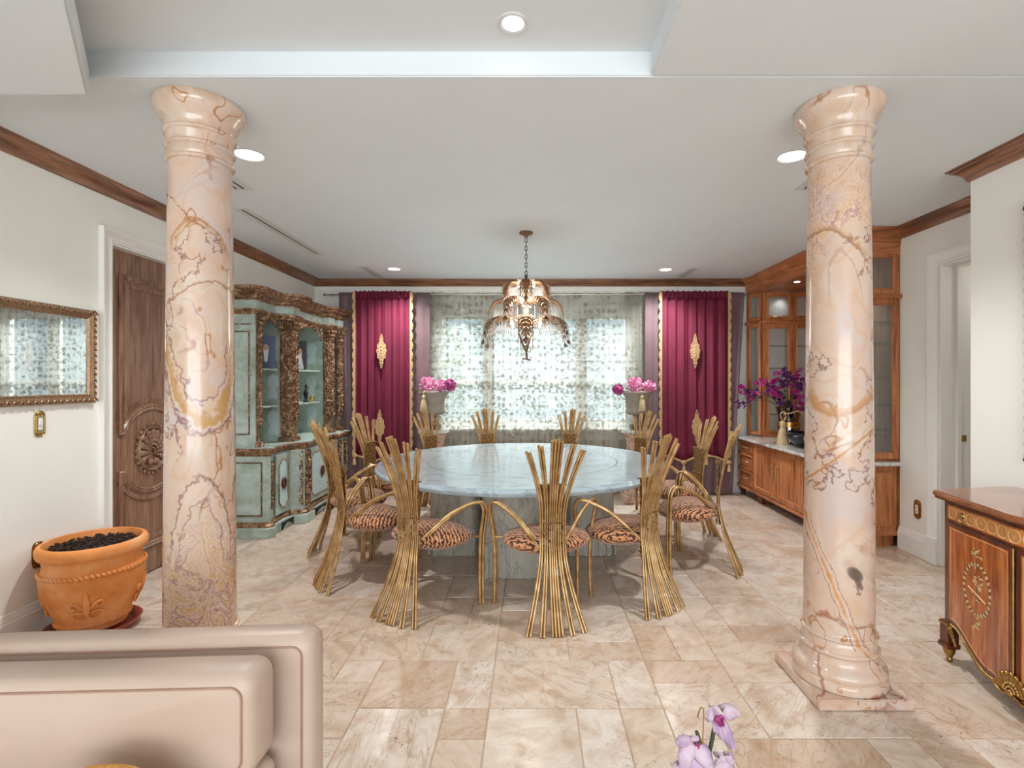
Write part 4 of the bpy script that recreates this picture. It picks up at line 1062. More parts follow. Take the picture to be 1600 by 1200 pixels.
for (Yp, xc_) in ((5.438, -2.755), (6.368, -2.745)):
    for z in (.92, 1.30, 1.70):
        pr = [(.0, .02), (.035, .0), (.055, .03), (.045, .08), (.03, .11), (.055, .15), (.06, .21), (.035, .255), (.0, .27)]
        pts = [(xc_+w, z+h) for w, h in pr]+[(xc_-w, z+h) for w, h in pr[::-1][1:-1]]
        MB().prism(pts, 0, .005, onY(Yp, -1)).build('shaped_back_panel', M['niche_blue'], cab, smooth=0)
# carved spandrel swags under the frieze
for (y0, y1, X, sd) in ((5.01, 5.42, -2.68, 21), (5.57, 6.34, -2.605, 23)):
    rn = random.Random(sd); mb = MB()
    for i in range(70):
        u = rn.random(); dpt = .03+.17*abs(2*u-1)**2.2; z = 2.15-rn.random()*dpt
        rot = Matrix.Rotation(rn.uniform(0, 3.1), 3, 'X'); mb.ball(X+.004, lerp(y0, y1, u), z, .010, .011, .022, 5, 4, rot)
    mb.build('carved_spandrel', M['gilt'], cab, smooth=60)
# objects on its shelves
def portrait(x, y, z, w, h, lab, sk, beard, bgc, rz):
    t = thing('framed_portrait', lab, 'picture', (x, y, z), 'framed portraits in the china cabinet', rz)
    MB().box(-w/2, w/2, -.006, .006, 0, h).build('frame', plain('portrait_ground', bgc, .4), t, world=False, bevel=.003)
    f_ = onY(-.0065, -1)
    el = lambda cx, cz, a, b, n=16: [(cx+a*math.cos(2*PI*i/n), cz+b*math.sin(2*PI*i/n)) for i in range(n)]
    MB().prism([(-w*.3, .01), (w*.3, .01), (w*.16, h*.42), (-w*.16, h*.42)], 0, .001, f_).build('robe', plain('portrait_robe', beard, .6), t, world=False, smooth=0)
    MB().prism(el(0, h*.60, w*.17, h*.14), .001, .002, f_).build('face', plain('portrait_face', sk, .6), t, world=False, smooth=0)
    MB().prism([(-w*.15, h*.56), (w*.15, h*.56), (w*.08, h*.24), (0, h*.18), (-w*.08, h*.24)], .002, .003, f_).build('beard', plain('portrait_beard', c(224, 222, 226), .6), t, world=False, smooth=0)
portrait(-2.72, 5.98, 1.628, .15, .34, 'tall dark framed portrait of a white-bearded person in the middle bay top shelf', c(196, 150, 130), c(200, 200, 210), c(22, 20, 34), .5)
portrait(-2.765, 5.31, 1.628, .17, .34, 'blue portrait of a grey-bearded person behind the first carved pilaster', c(190, 160, 150), c(76, 92, 130), c(58, 72, 112), .5)
o = MB().lathe([(.03, 0), (.032, .01), (.012, .03), (.02, .07), (.03, .10), (.018, .13), (.008, .16), (.014, .19), (.001, .22)], 12).build('figurine', M['black'], at=(0, 0, 0)); o.location = (-2.70, 6.10, 1.247); tag(o, 'small black and white figurine on the middle shelf of the china cabinet', 'figurine')
t = thing('hanging_ornament', 'tiny gold ornament on a cord in the middle bay of the china cabinet', 'ornament', (-2.68, 6.22, 1.247))
MB().lathe([(.02, 0), (.024, .03), (.016, .06), (.004, .08), (.001, .09)], 10).build('bell', M['gold_band'], t, world=False)
MB().tube([(0, 0, .08), (0, .003, .20)], .002, 4).build('cord', M['tassel'], t, world=False)
# ================================================================ WALNUT HUTCH, SIDEBOARD, COUNTERTOP
def leafdoor(name, mf, u0, u1, v0, v1, par, wood_='cab_wood', fw=.055, pane=False, bars=()):
    prof = [(0, 0), (0, .020), (fw*.65, .020), (fw*.78, .026), (fw*.9, .018), (fw, .008), (fw, 0)]
    d = MB().sweep(rect(u0, u1, v0, v1), prof, mf, True).build(name, M[wood_], par, smooth=30)
    if pane: MB().prism(rect(u0+fw-.004, u1-fw+.004, v0+fw-.004, v1-fw+.004), .004, .008, mf).build('pane', M['glass'], d, smooth=0)
    else:
        MB().prism(rect(u0+fw-.004, u1-fw+.004, v0+fw-.004, v1-fw+.004), 0, .008, mf).build('panel', M[wood_], d, smooth=0)
    return d
sb = thing('sideboard_cabinet', 'long walnut base cabinet with drawers and doors under the marble counter', 'cabinet', (3.0, 5.7, 0))
SX = 2.75; S0, S1 = 4.62, 6.86
MB().box(SX+.02, 3.72, S0+.02, S1, .12, .735).build('carcass', M['cab_wood'], sb, smooth=0)
MB().sweep([(3.29, S0), (SX, S0), (SX, S1)], neg([(-.012, .105), (-.012, .135), (-.004, .14), (.03, .14), (.03, .105)])).build('base_moulding', M['cab_wood_y'], sb, smooth=30)
MB().box(2.86, 3.275, S0+.03, S0+.06, 0, .12).build('toe_kick', M['cab_wood'], sb, smooth=0)
mf = onX(SX+.02, -1)
leafdoor('door', mf, 5.79, 6.38, .15, .725, sb); leafdoor('door', mf, 5.20, 5.785, .15, .725, sb)
def drawers(y0, y1):
    zz = [.15, .355, .565, .725]
    for i in range(3):
        d = leafdoor('drawer', mf, y0, y1, zz[i]+.004, zz[i+1]-.004, sb, 'cab_wood_y', .032)
        h = (zz[i]+zz[i+1])/2; q = (y0+y1)/2
        MB().tube(smooth_pts([(SX+.01, q-.07, h), (SX-.022, q-.06, h), (SX-.026, q, h), (SX-.022, q+.06, h), (SX+.01, q+.07, h)], 3), .007, 6).build('handle', M['pale_gold'], d, smooth=60)
drawers(6.395, 6.845); drawers(4.64, 5.185)
for y in (5.735, 5.84):
    MB().tube(smooth_pts([(SX+.01, y, .36), (SX-.028, y, .375), (SX-.030, y, .45), (SX-.028, y, .525), (SX+.01, y, .54)], 3), .007, 6).build('handle', M['pale_gold'], sb, smooth=60)
for y in (6.80, 6.25, 5.10, 4.72):
    MB().lathe([(.030, 0), (.034, .01), (.026, .03), (.034, .05), (.050, .075), (.052, .09), (.044, .11)], 16, 2.80, y).build('bun_foot', M['dark_wood'], sb)
leafdoor('end_panel', onY(S0+.02, -1), 2.95, 3.285, .14, .73, sb, fw=.06)
ct = MB().prism([(2.685, 4.565), (3.31, 4.565), (3.31, 4.61), (3.735, 4.61), (3.735, 6.88), (2.70, 6.88)], .737, .772).build('marble_countertop', M['counter_marble'], at=(3.1, 5.7, .737), bevel=.008)
tag(ct, 'white marble countertop on the walnut sideboard', 'countertop')
hu = thing('display_hutch', 'tall walnut display hutch with glass doors standing on the marble counter', 'cabinet', (3.2, 5.7, .772))
Z0 = .774
# near tower
for b in ((2.955, 2.985, 4.625, 4.65), (3.265, 3.295, 4.625, 4.65), (2.955, 2.985, 4.97, 4.995)):
    MB().box(*b, Z0, 2.70).build('post', M['cab_wood'], hu, bevel=.002)
MB().box(2.95, 3.72, 4.98, 5.0, Z0, 2.70).build('inner_panel', M['pale_wood'], hu, smooth=0)
MB().box(3.70, 3.735, 4.64, 6.62, Z0, 2.70).build('back_panel', M['cab_wood'], hu, smooth=0)
MB().box(3.28, 3.70, 4.615, 4.635, Z0, 2.70).build('inner_panel', M['cab_wood'], hu, smooth=0)
f = onY(4.62, -1)
leafdoor('door', f, 2.955, 3.295, 2.285, 2.66, hu, fw=.05, pane=True); leafdoor('door', f, 2.955, 3.295, .80, 2.235, hu, fw=.055, pane=True)
MB().sweep([(3.30, 4.60), (2.93, 4.60), (2.93, 5.0)], neg([(-.03, 2.235), (-.036, 2.25), (-.03, 2.275), (.0, 2.285), (.0, 2.235)])).build('belt_moulding', M['cab_wood_y'], hu, smooth=30)
leafdoor('door', onX(2.95, -1), 4.65, 4.97, 2.285, 2.66, hu, fw=.05, pane=True); leafdoor('door', onX(2.95, -1), 4.65, 4.97, .80, 2.235, hu, fw=.055, pane=True)
for z in (1.03, 1.27, 1.52, 1.84, 2.03): MB().box(2.99, 3.69, 4.66, 4.96, z, z+.008).merge(MB()).build('glass_shelf', M['shelf_pane'], hu, smooth=0); MB().box(2.99, 3.27, 4.655, 4.66, z, z+.009).build('shelf_edge', M['shelf_glass'], hu, smooth=0)
# far tower
MB().box(2.99, 3.70, 6.83, 6.86, Z0, 2.70).build('inner_panel', M['porcelain'], hu, smooth=0)
f = onY(6.62, -1)
for (a, b) in ((2.995, 3.36), (3.365, 3.73)):
    leafdoor('door', f, a, b, 2.285, 2.64, hu, fw=.055, pane=True); leafdoor('door', f, a, b, .80, 2.235, hu, fw=.06, pane=True)
for (x, y) in ((2.985, 6.622), (2.885, 6.852)):
    MB().box(x-.012, x+.012, y-.012, y+.012, Z0, 2.70).build('post', M['cab_wood'], hu, bevel=.002)
th = math.atan2(.24, -.10)
def canted(u, v, w):      # u along the canted face from (2.975,6.6) to (2.875,6.84)
    d = Vector((-.10, .24)).normalized(); n = Vector((-d.y, d.x)); return (2.975+d.x*u+n.x*w, 6.60+d.y*u+n.y*w, v)
leafdoor('door', canted, .02, .24, 2.285, 2.64, hu, fw=.045, pane=True); leafdoor('door', canted, .02, .24, .80, 2.235, hu, fw=.045, pane=True)
MB().sweep([(3.73, 6.60), (2.975, 6.60), (2.87, 6.86)], neg([(-.03, 2.235), (-.036, 2.25), (-.03, 2.275), (.0, 2.285), (.0, 2.235)])).build('belt_moulding', M['cab_wood'], hu, smooth=30)
for z in (1.06, 1.36, 1.66, 1.95): MB().box(3.0, 3.69, 6.655, 6.82, z, z+.008).build('glass_shelf', M['shelf_pane'], hu, smooth=0); MB().box(3.0, 3.69, 6.65, 6.655, z, z+.009).build('shelf_edge', M['shelf_glass'], hu, smooth=0)
for (x0, x1, y0, y1) in ((2.95, 3.70, 4.62, 5.0), (2.98, 3.72, 6.60, 6.86)): MB().box(x0, x1, y0, y1, Z0, Z0+.022).build('floor_board', M['cab_wood_y'], hu, smooth=0)
# soffit, valance and crown
MB().box(2.96, 3.72, 4.64, 6.86, 2.66, 2.70).build('soffit', M['cab_wood_y'], hu, smooth=0)
hp = [(3.30, 4.60), (2.93, 4.60), (2.93, 6.50), (2.97, 6.52), (2.97, 6.60), (2.87, 6.86)]
hc = neg([(.03, 2.64), (-.002, 2.64), (-.006, 2.652), (-.004, 2.70), (-.014, 2.715), (-.016, 2.752), (-.022, 2.764), (-.034, 2.79), (-.056, 2.815), (-.080, 2.83), (-.084, 2.842), (-.098, 2.846), (-.10, 2.855), (.03, 2.855)])
MB().sweep(hp, hc).build('crown_moulding', M['cab_wood_y'], hu, smooth=30)
spot('hutch_lamp', (3.12, 4.84, 2.62), 14, ang=90, r=.02); spot('hutch_lamp', (3.3, 6.74, 2.64), 1.5, ang=120, r=.02)
t = thing('puck_light', 'tiny round light set in the wooden soffit of the hutch above the flowers', 'ceiling light', (3.10, 6.0, 2.66))
MB().lathe([(.001, -.004), (.030, -.004), (.034, 0)], 20).build('lens', M['lamp_on'], t, world=False)
spot('puck_lamp', (3.10, 6.0, 2.645), 5, ang=130, r=.02)

# ---- things on the counter
CT = .772
t = thing('amber_vase', 'flared amber-red glass vase with a gold band, holding the magenta flowers', 'vase', (3.0, 6.0, CT))
MB().lathe([(.10, 0), (.115, .01), (.118, .18), (.108, .25), (.118, .33), (.142, .42), (.134, .42), (.11, .33), (.10, .25), (.108, .03), (.001, .02)], 28).build('glass_body', M['amber_glass'], t, world=False)
MB().lathe([(.116, .19), (.1245, .19), (.1245, .25), (.110, .25)], 28, ring=True).build('gold_band', M['gold_band'], t, world=False)
MB().lathe([(.121, .195), (.127, .205), (.127, .235), (.121, .245)], 6, .0, .0, a0=4.4, a1=5.0).build('band_ornament', M['brass'], t, world=False)
t = thing('rope_tassel', 'beige rope tassel standing against the amber vase on the counter', 'tassel', (2.865, 5.86, CT))
MB().lathe([(.070, 0), (.072, .01), (.050, .12), (.034, .18), (.024, .20), (.001, .205)], 16).build('skirt', M['tassel'], t, world=False)
MB().lathe([(.022, .195), (.034, .215), (.036, .245), (.024, .265), (.001, .27)], 12).build('head', M['tassel'], t, world=False)
MB().tube(smooth_pts([(.0, 0, .26), (-.02, .02, .34), (.02, .0, .375), (.03, 0, .31), (.01, -.01, .28)], 4), .007, 6).build('knot', M['tassel'], t, world=False, smooth=60)
MB().tube(smooth_pts([(.01, 0, .35), (.09, -.02, .36), (.17, 0, .38), (.22, 0, .35), (.26, .02, .31)], 4), .008, 6).build('rope', M['tassel'], t, world=False, smooth=60)
fb = thing('flower_bouquet', 'large loose spray of magenta and violet silk flowers in the amber vase', 'flowers', (3.0, 6.0, CT+.40))
def blossom(seed):
    rn = random.Random(seed); mb = MB()
    for k in range(5):
        a = 2*PI*k/5+rn.uniform(-.2, .2); M_ = Matrix.Rotation(a, 3, 'Z') @ Matrix.Rotation(rn.uniform(.3, .8), 3, 'Y')
        vs = [Vector((0, 0, 0)), Vector((.016, -.013, .004)), Vector((.030, -.006, .002)), Vector((.030, .008, .002)), Vector((.015, .014, .004)), Vector((.016, 0, -.004))]
        mb.add([M_ @ v for v in vs], [(0, 1, 5), (1, 2, 5), (2, 3, 5), (3, 4, 5), (4, 0, 5)])
    mb.ball(0, 0, .004, .006, n=6, m=4); return mb
bl = [blossom(i) for i in range(3)]
blm = [b.mesh('blossom', M['magenta'], smooth=0) for b in bl]+[b.mesh('blossom', M['violet'], smooth=0) for b in bl]
rn = random.Random(8); stems = MB(); leaves = MB()
for k in range(34):
    a = rn.uniform(0, 2*PI); rr_ = rn.uniform(.08, .40)
    if k < 5: a = PI+rn.uniform(-.25, .25); rr_ = rn.uniform(.42, .60)
    tip = Vector((rr_*math.cos(a), rr_*math.sin(a)*.7, rn.uniform(.02, .50)-rr_*.25 if k >= 5 else rn.uniform(.03, .20)))
    if k < 5: tip.z = .06+.04*k
    if tip.x > .45: tip.x = .45
    path = smooth_pts([(0, 0, -.30), (tip.x*.25, tip.y*.25, .02+tip.z*.3), tuple(tip*.7+Vector((0, 0, .06))), tuple(tip)], 4)
    stems.tube(path, .0028, 4)
    dark = rn.random() < .45
    for q in range(rn.randint(4, 6)):
        p = path[-1-rn.randint(0, 3)]+Vector((rn.uniform(-.045, .045), rn.uniform(-.045, .045), rn.uniform(-.045, .045)))
        inst('blossom', blm[rn.randint(0, 2)+(3 if dark else 0)], fb, p, (rn.uniform(-1.5, 1.5), rn.uniform(-1.5, 1.5), rn.uniform(0, 6)), (rn.uniform(.9, 1.4),)*3)
    p = path[len(path)//2]; d = Vector((rn.uniform(-.05, .05), rn.uniform(-.05, .05), .02))
    leaves.add([p, p+d*.6+Vector((.008, .008, 0)), p+d*1.4, p+d*.6-Vector((.008, .008, 0))], [(0, 1, 2, 3)])
stems.build('stems', M['stem'], fb, world=False, smooth=60)['kind'] = 'stuff'; leaves.build('foliage', M['leaf'], fb, world=False, smooth=0)['kind'] = 'stuff'
t = thing('black_bowl', 'wide black glazed bowl beside the silver jug on the counter', 'bowl', (3.00, 5.60, CT))
MB().lathe([(.085, 0), (.09, .005), (.15, .05), (.205, .11), (.212, .13), (.195, .15), (.165, .165), (.160, .160), (.19, .13), (.14, .06), (.001, .03)], 32).build('body', M['bowl'], t, world=False)
t = thing('silver_jug', 'small ornate silver jug with a scroll handle in front of the black bowl', 'jug', (2.885, 5.25, CT))
MB().lathe([(.040, 0), (.042, .008), (.022, .02), (.02, .03), (.045, .055), (.058, .085), (.05, .115), (.036, .135), (.044, .155), (.040, .155), (.03, .13), (.001, .10)], 20).build('body', M['silver'], t, world=False)
MB().tube(smooth_pts([(-.035, 0, .14), (-.075, 0, .165), (-.10, 0, .14), (-.085, 0, .10), (-.05, 0, .06)], 4), .008, 6).build('handle', M['silver'], t, world=False, smooth=60)
MB().tube(smooth_pts([(.04, 0, .09), (.07, 0, .12), (.085, 0, .155)], 4), lambda q: .012*(1-.5*q), 6).build('spout', M['silver'], t, world=False, smooth=60)
t = thing('pink_pyramid_ornament', 'pointed dusky pink ornament behind the black bowl', 'ornament', (3.17, 5.80, CT))
MB().prism([(-.11, -.04), (.11, -.04), (.11, .04), (-.11, .04)], 0, .02).build('base', M['pink_marble'], t, world=False)
MB().add([(-.10, -.03, .02), (.10, -.03, .02), (.10, .03, .02), (-.10, .03, .02), (.04, 0, .34)], [(0, 1, 4), (1, 2, 4), (2, 3, 4), (3, 0, 4), (0, 3, 2, 1)]).build('body', M['pink_marble'], t, world=False, smooth=0)

# ================================================================ SERPENTINE COMMODE
cm = thing('marquetry_commode', 'serpentine marquetry commode with gilt bronze feet and shell mount at the right edge', 'commode', (2.45, 2.3, 0))
KY0, KY1 = 1.80, 2.775; KM = (KY0+KY1)/2
def fx(y):     # front face x: concave shoulders, bowed centre
    q = abs(y-KM)/((KY1-KY0)/2); q = min(q, 1)
    return 2.235-.075*math.cos(q*PI)*(.5) - .0375 + .012*math.sin(q*PI*2)
def zb(y):
    q = min(abs(y-KM)/((KY1-KY0)/2), 1)
    k = max(0, min(1, (q-.34)/(.82-.34))); k = k*k*(3-2*k)
    return lerp(.085, .205, k)
def front(u, v, w=0):
    y = lerp(KY1, KY0, u); return (fx(y)-w, y, v)
N = 48
mb = MB()
ys = [lerp(KY1, KY0, i/N) for i in range(N+1)]
vs = []
for y in ys: vs += [(fx(y), y, zb(y)), (fx(y), y, .865), (2.68, y, .865), (2.68, y, zb(y))]
fs = []
for i in range(N):
    for k in range(4): fs.append((i*4+k, i*4+(k+1) % 4, i*4+4+(k+1) % 4, i*4+4+k))
fs += [(0, 1, 2, 3), (N*4+3, N*4+2, N*4+1, N*4)]
mb.add(vs, fs); mb.build('carcass', M['dark_wood'], cm, smooth=30)
top_poly = [(fx(y)-.045, lerp(y, KM+(y-KM)*1.03, 1)) for y in [lerp(KY0-.02, KY1+.02, i/40) for i in range(41)]]
top_poly = [(2.70, KY0-.04)]+top_poly+[(2.64, KY1+.12), (2.72, KY1+.10)]
MB().prism(top_poly, .872, .905).build('shaped_top', M['marq_top'], cm, bevel=.009, smooth=40)
MB().prism([(x+.02 if x < 2.5 else x, y) for x, y in top_poly], .86, .874).build('under_top_moulding', M['dark_wood'], cm, smooth=0)
def facepatch(u0, u1, v0f, v1f, w0, w1, nu=16, nv=6):
    mb = MB(); outer = []; 
    for w in (w0, w1):
        for j in range(nv+1):
            for i in range(nu+1):
                u = lerp(u0, u1, i/nu); y = lerp(KY1, KY0, u); a = v0f(y) if callable(v0f) else v0f; b = v1f
                outer.append(front(u, lerp(a, b, j/nv), w))
    m = (nu+1)*(nv+1); fs = []
    for j in range(nv):
        for i in range(nu):
            a = j*(nu+1)+i; fs.append((a+m, a+m+1, a+m+nu+2, a+m+nu+1)); fs.append((a, a+nu+1, a+nu+2, a+1))
    for i in range(nu): fs.append((i, i+1, m+i+1, m+i)); k = nv*(nu+1)+i; fs.append((k, m+k, m+k+1, k+1))
    for j in range(nv): k = j*(nu+1); fs.append((k, m+k, m+k+nu+1, k+nu+1)); k += nu; fs.append((k, k+nu+1, m+k+nu+1, m+k))
    return mb.add(outer, fs)
def strip(pts, w, r):       # thin inlaid line following the front
    return MB().tube([front(u, v, w) for u, v in pts], r, 4)
dr = facepatch(.035, .965, .765, .845, 0, .010).build('drawer', M['marq_wood'], cm, smooth=40)
facepatch(.05, .95, .772, .838, .010, .0115).build('frieze_band', M['inlay_light'], dr, smooth=40)
for k in range(13):
    uc = .085+.0692*k; cz_ = .805; r = .030
    mbd = MB(); ring = [(uc+r*.98/(KY1-KY0)*math.cos(2*PI*i/20), cz_+r*math.sin(2*PI*i/20)) for i in range(20)]
    mbd.tube([front(u, v, .012) for u, v in ring], .0025, 4, True)
    r2 = .018
    for q in range(4):
        a = PI/2*q; a2 = a+PI/4
        tri = [(uc, cz_), (uc+r2/(KY1-KY0)*math.cos(a), cz_+r2*math.sin(a)), (uc+.010/(KY1-KY0)*math.cos(a2), cz_+.010*math.sin(a2))]
        mbd.add([front(u, v, .0125) for u, v in tri], [(0, 1, 2)])
    mbd.build('inlaid_roundel', M['inlay_pale'], dr, smooth=0)
for u in (.17, .83):
    p = Vector(front(u, .81, .012)); MB().lathe([(.001, .0), (.016, 0), (.012, .008), (.006, .014), (.001, .016)], 12).xform(Matrix.Translation(p) @ Matrix.Rotation(-PI/2, 4, 'Y')).build('drawer_knob', M['brass'], dr)
    MB().tube([(p.x-.014, p.y+.018*math.cos(a), p.z-.022+.022*math.sin(a)) for a in [2*PI*i/14 for i in range(14)]], .0028, 5, True).build('ring_pull', M['brass'], dr, smooth=60)
for (u0, u1) in ((.035, .492), (.508, .965)):
    d = facepatch(u0, u1, lambda y: zb(y)+.012, .745, 0, .009, 24, 6).build('door', M['dark_wood'], cm, smooth=40)
    facepatch(u0+.022, u1-.022, lambda y: zb(y)+.032, .728, .009, .0105, 24, 6).build('veneer_field', M['marq_wood'], d, smooth=40)
    ln = []
    for i in range(25): u = lerp(u0+.03, u1-.03, i/24); ln.append((u, zb(lerp(KY1, KY0, u))+.04))
    ln += [(u1-.03, .60), (u1-.03, .72)]+[(lerp(u1-.03, u0+.03, i/12), .72) for i in range(13)]+[(u0+.03, .5)]
    mbs = MB().tube([front(u, v, .0105) for u, v in ln], .0022, 4, True); mbs.build('stringing_line', M['inlay_light'], d, smooth=0)
    # garland oval of leaves
    uc = (u0+u1)/2; cz_ = .47; mbg = MB(); mbl = MB(); rn = random.Random(6)
    for i in range(52):
        a = 2*PI*i/52; p = Vector(front(uc+.083/(KY1-KY0)*math.cos(a), cz_+.125*math.sin(a), .0105))
        (mbg if i % 2 else mbl).ball(p.x, p.y, p.z, .002, .007+.003*rn.random(), .011, 6, 4, Matrix.Rotation(a+rn.uniform(-.6, .6), 3, 'X'))
    for q in range(70):
        if q < 34: dx, dz = rn.gauss(0, .020), .030+rn.gauss(0, .034)
        elif q < 52: dx, dz = rn.uniform(-.03, .03), .165+rn.uniform(-.02, .07)*(1-abs(rn.uniform(-1, 1)))
        else: dx, dz = rn.gauss(0, .012), -.175+rn.gauss(0, .020)
        p = front(uc+dx/(KY1-KY0), cz_+dz, .0105); (mbl if q % 3 else mbg).ball(*p, .0018, .0045, .010, 5, 4, Matrix.Rotation(rn.uniform(0, 3.1), 3, 'X'))
    mbl.tube([front(uc-.055/(KY1-KY0), cz_+.0, .0115), front(uc+.055/(KY1-KY0), cz_-.045, .0115)], .004, 4)
    mbg.build('inlaid_leaves', M['inlay_dark'], d, smooth=60)['kind'] = 'stuff'; mbl.build('inlaid_garland', M['inlay_pale'], d, smooth=60)['kind'] = 'stuff'
MB().tube([front(.5, z, .012) for z in (.14, .4, .75)], .005, 6).build('brass_strip', M['brass'], cm, smooth=60)
mb = MB().tube([front(u, zb(lerp(KY1, KY0, u))+.003, .008) for u in [.02+.96*i/60 for i in range(61)]], .006, 5)
for i in range(60):
    u = .18+.64*i/59; p = front(u, zb(lerp(KY1, KY0, u))-.001, .010); mb.ball(*p, .007, .006, .009, 5, 4)
mb.build('gilt_apron_edge', M['brass'], cm, smooth=60)
mb = MB(); p0 = Vector(front(.5, .13, .016))
for i in range(9):
    a = math.radians(10+20*i)
    for q in range(4):
        r = .02+.016*q; mb.ball(p0.x-.006, p0.y+r*math.cos(a), p0.z-.02+r*1.05*math.sin(a), .010, .006+.003*q, .008+.003*q, 6, 4)
mb.ball(p0.x-.01, p0.y, p0.z-.025, .012, .016, .016)
for s_ in (-1, 1):
    mb.tube(smooth_pts([(p0.x-.004, p0.y+s_*.01, p0.z-.03), (p0.x, p0.y+s_*.05, p0.z-.05), (p0.x+.004, p0.y+s_*.09, p0.z-.035), (p0.x+.006, p0.y+s_*.10, p0.z-.02)], 3), .007, 6)
mb.build('shell_mount', M['brass'], cm, smooth=60)
for (x, y) in ((2.235, KY1-.03), (2.64, KY1-.03), (2.235, KY0+.03), (2.64, KY0+.03)):
    lg = MB().box(x-.03, x+.03, y-.03, y+.03, .10, .215); lg.box(x-.038, x+.034, y-.036, y+.034, .075, .10); lg.build('leg', M['dark_wood'], cm, bevel=.004)
    MB().lathe([(.001, 0), (.012, 0), (.016, .012), (.013, .02), (.026, .05), (.030, .072), (.001, .075)], 12, x, y).build('gilt_foot', M['brass'], cm)
    MB().box(x-.035, x+.033, y-.034, y+.032, .196, .212).build('gilt_collar', M['brass'], cm, bevel=.003)
    if x < 2.4:
        s_ = -1 if y > KM else 1; mb = MB()
        for q in range(5): mb.ball(x-.032, y+s_*(.045+.008*q), .19-.016*q, .008, .018-.002*q, .016, 6, 4)
        mb.build('acanthus_mount', M['brass'], cm, smooth=60)

# ================================================================ WALL THINGS
def carved_frame(mf, u0, u1, v0, v1, w, par, m, bead=.02):
    MB().sweep(rect(u0, u1, v0, v1), [(0, 0), (0, .02), (w*.15, .03), (w*.5, .036), (w*.75, .022), (w*.85, .026), (w, .014), (w, 0)], mf, True).build('frame', M[m], par, smooth=30)
    mb = MB()
    for (a, b, fixed, ax) in ((u0, u1, v0+w*.35, 0), (u0, u1, v1-w*.35, 0), (v0, v1, u0+w*.35, 1), (v0, v1, u1-w*.35, 1)):
        n = int((b-a)/bead)
        for i in range(n):
            q = a+(b-a)*(i+.5)/n; p = mf(q, fixed, .038) if ax == 0 else mf(fixed, q, .038)
            rot = Matrix.Rotation(.7 if i % 2 else -.7, 3, 'X'); mb.ball(*p, .008, bead*.34, bead*.8, 5, 4, rot)
    mb.build('frame_carving', M[m], par, smooth=60)
pic = thing('framed_picture', 'ornate bronze-framed picture under reflecting glass beside the left wooden door', 'picture', (XL, 2.88, 1.35))
f = onX(XL, 1)
carved_frame(f, 2.36, 3.41, 1.355, 1.965, .06, pic, 'frame_metal')
g = G('picture_print'); vv = g.coord('World'); nn = g.noise(vv, 5, 4, .6, .5)
g.fin(g.ramp(nn, [(.3, c(36, 26, 52)), (.5, c(74, 60, 96)), (.65, c(130, 92, 110)), (.75, c(196, 148, 120))]), .5)
MB().prism(rect(2.41, 3.36, 1.405, 1.915), .0, .010, f).build('print', g.m, pic, smooth=0)
# gilded crest and candles of the printed picture
mb = MB(); cy_, cz_ = 2.80, 1.66
for s_ in (-1, 1):
    mb.tube([f(cy_+s_*(.0+.035*math.sin(a)), cz_+.06*math.cos(a)*.9, .0105) for a in [i*PI/9 for i in range(10)]], .0025, 4)
    mb.tube([f(cy_+s_*q, cz_+z, .0105) for q, z in ((.04, .03), (.07, .07), (.06, .11), (.09, .09), (.10, .05))], .0035, 4)
    mb.tube([f(cy_+s_*q, cz_+z, .0105) for q, z in ((.03, -.05), (.08, -.07), (.12, -.04), (.09, -.02))], .003, 4)
    mb.tube([f(cy_+s_*.16, z, .0105) for z in (1.56, 1.70)], .005, 4)
for q in (-.02, 0, .02): mb.ball(*f(cy_+q, cz_+.10-.4*abs(q), .0105), .002, .008, .014, 6, 4)
for i in range(12): mb.ball(*f(2.46+.055*i, 1.545, .0105), .002, .006, .018, 6, 4)
mb.build('printed_crest', plain('printed_gold', c(216, 172, 128), .5), pic, smooth=0)
MB().prism(rect(2.41, 3.36, 1.405, 1.915), .0125, .0135, f).build('glazing', glass('picture_glass', (.75, .75, .8, 1), .42), pic, smooth=0)
mr = thing('wall_mirror', 'tall dark rope-framed mirror at the far right edge above the commode', 'mirror', (XR, 2.4, 1.05))
f = onX(XR, -1)
carved_frame(f, 1.95, 2.872, 1.045, 2.50, .07, mr, 'dark_frame', .035)
g = G('mirror_silvering'); g.fin(c(225, 228, 228), .03, 1.0)
MB().prism(rect(2.0, 2.82, 1.1, 2.44), 0, .010, f).build('mirror_glass', g.m, mr, smooth=0)
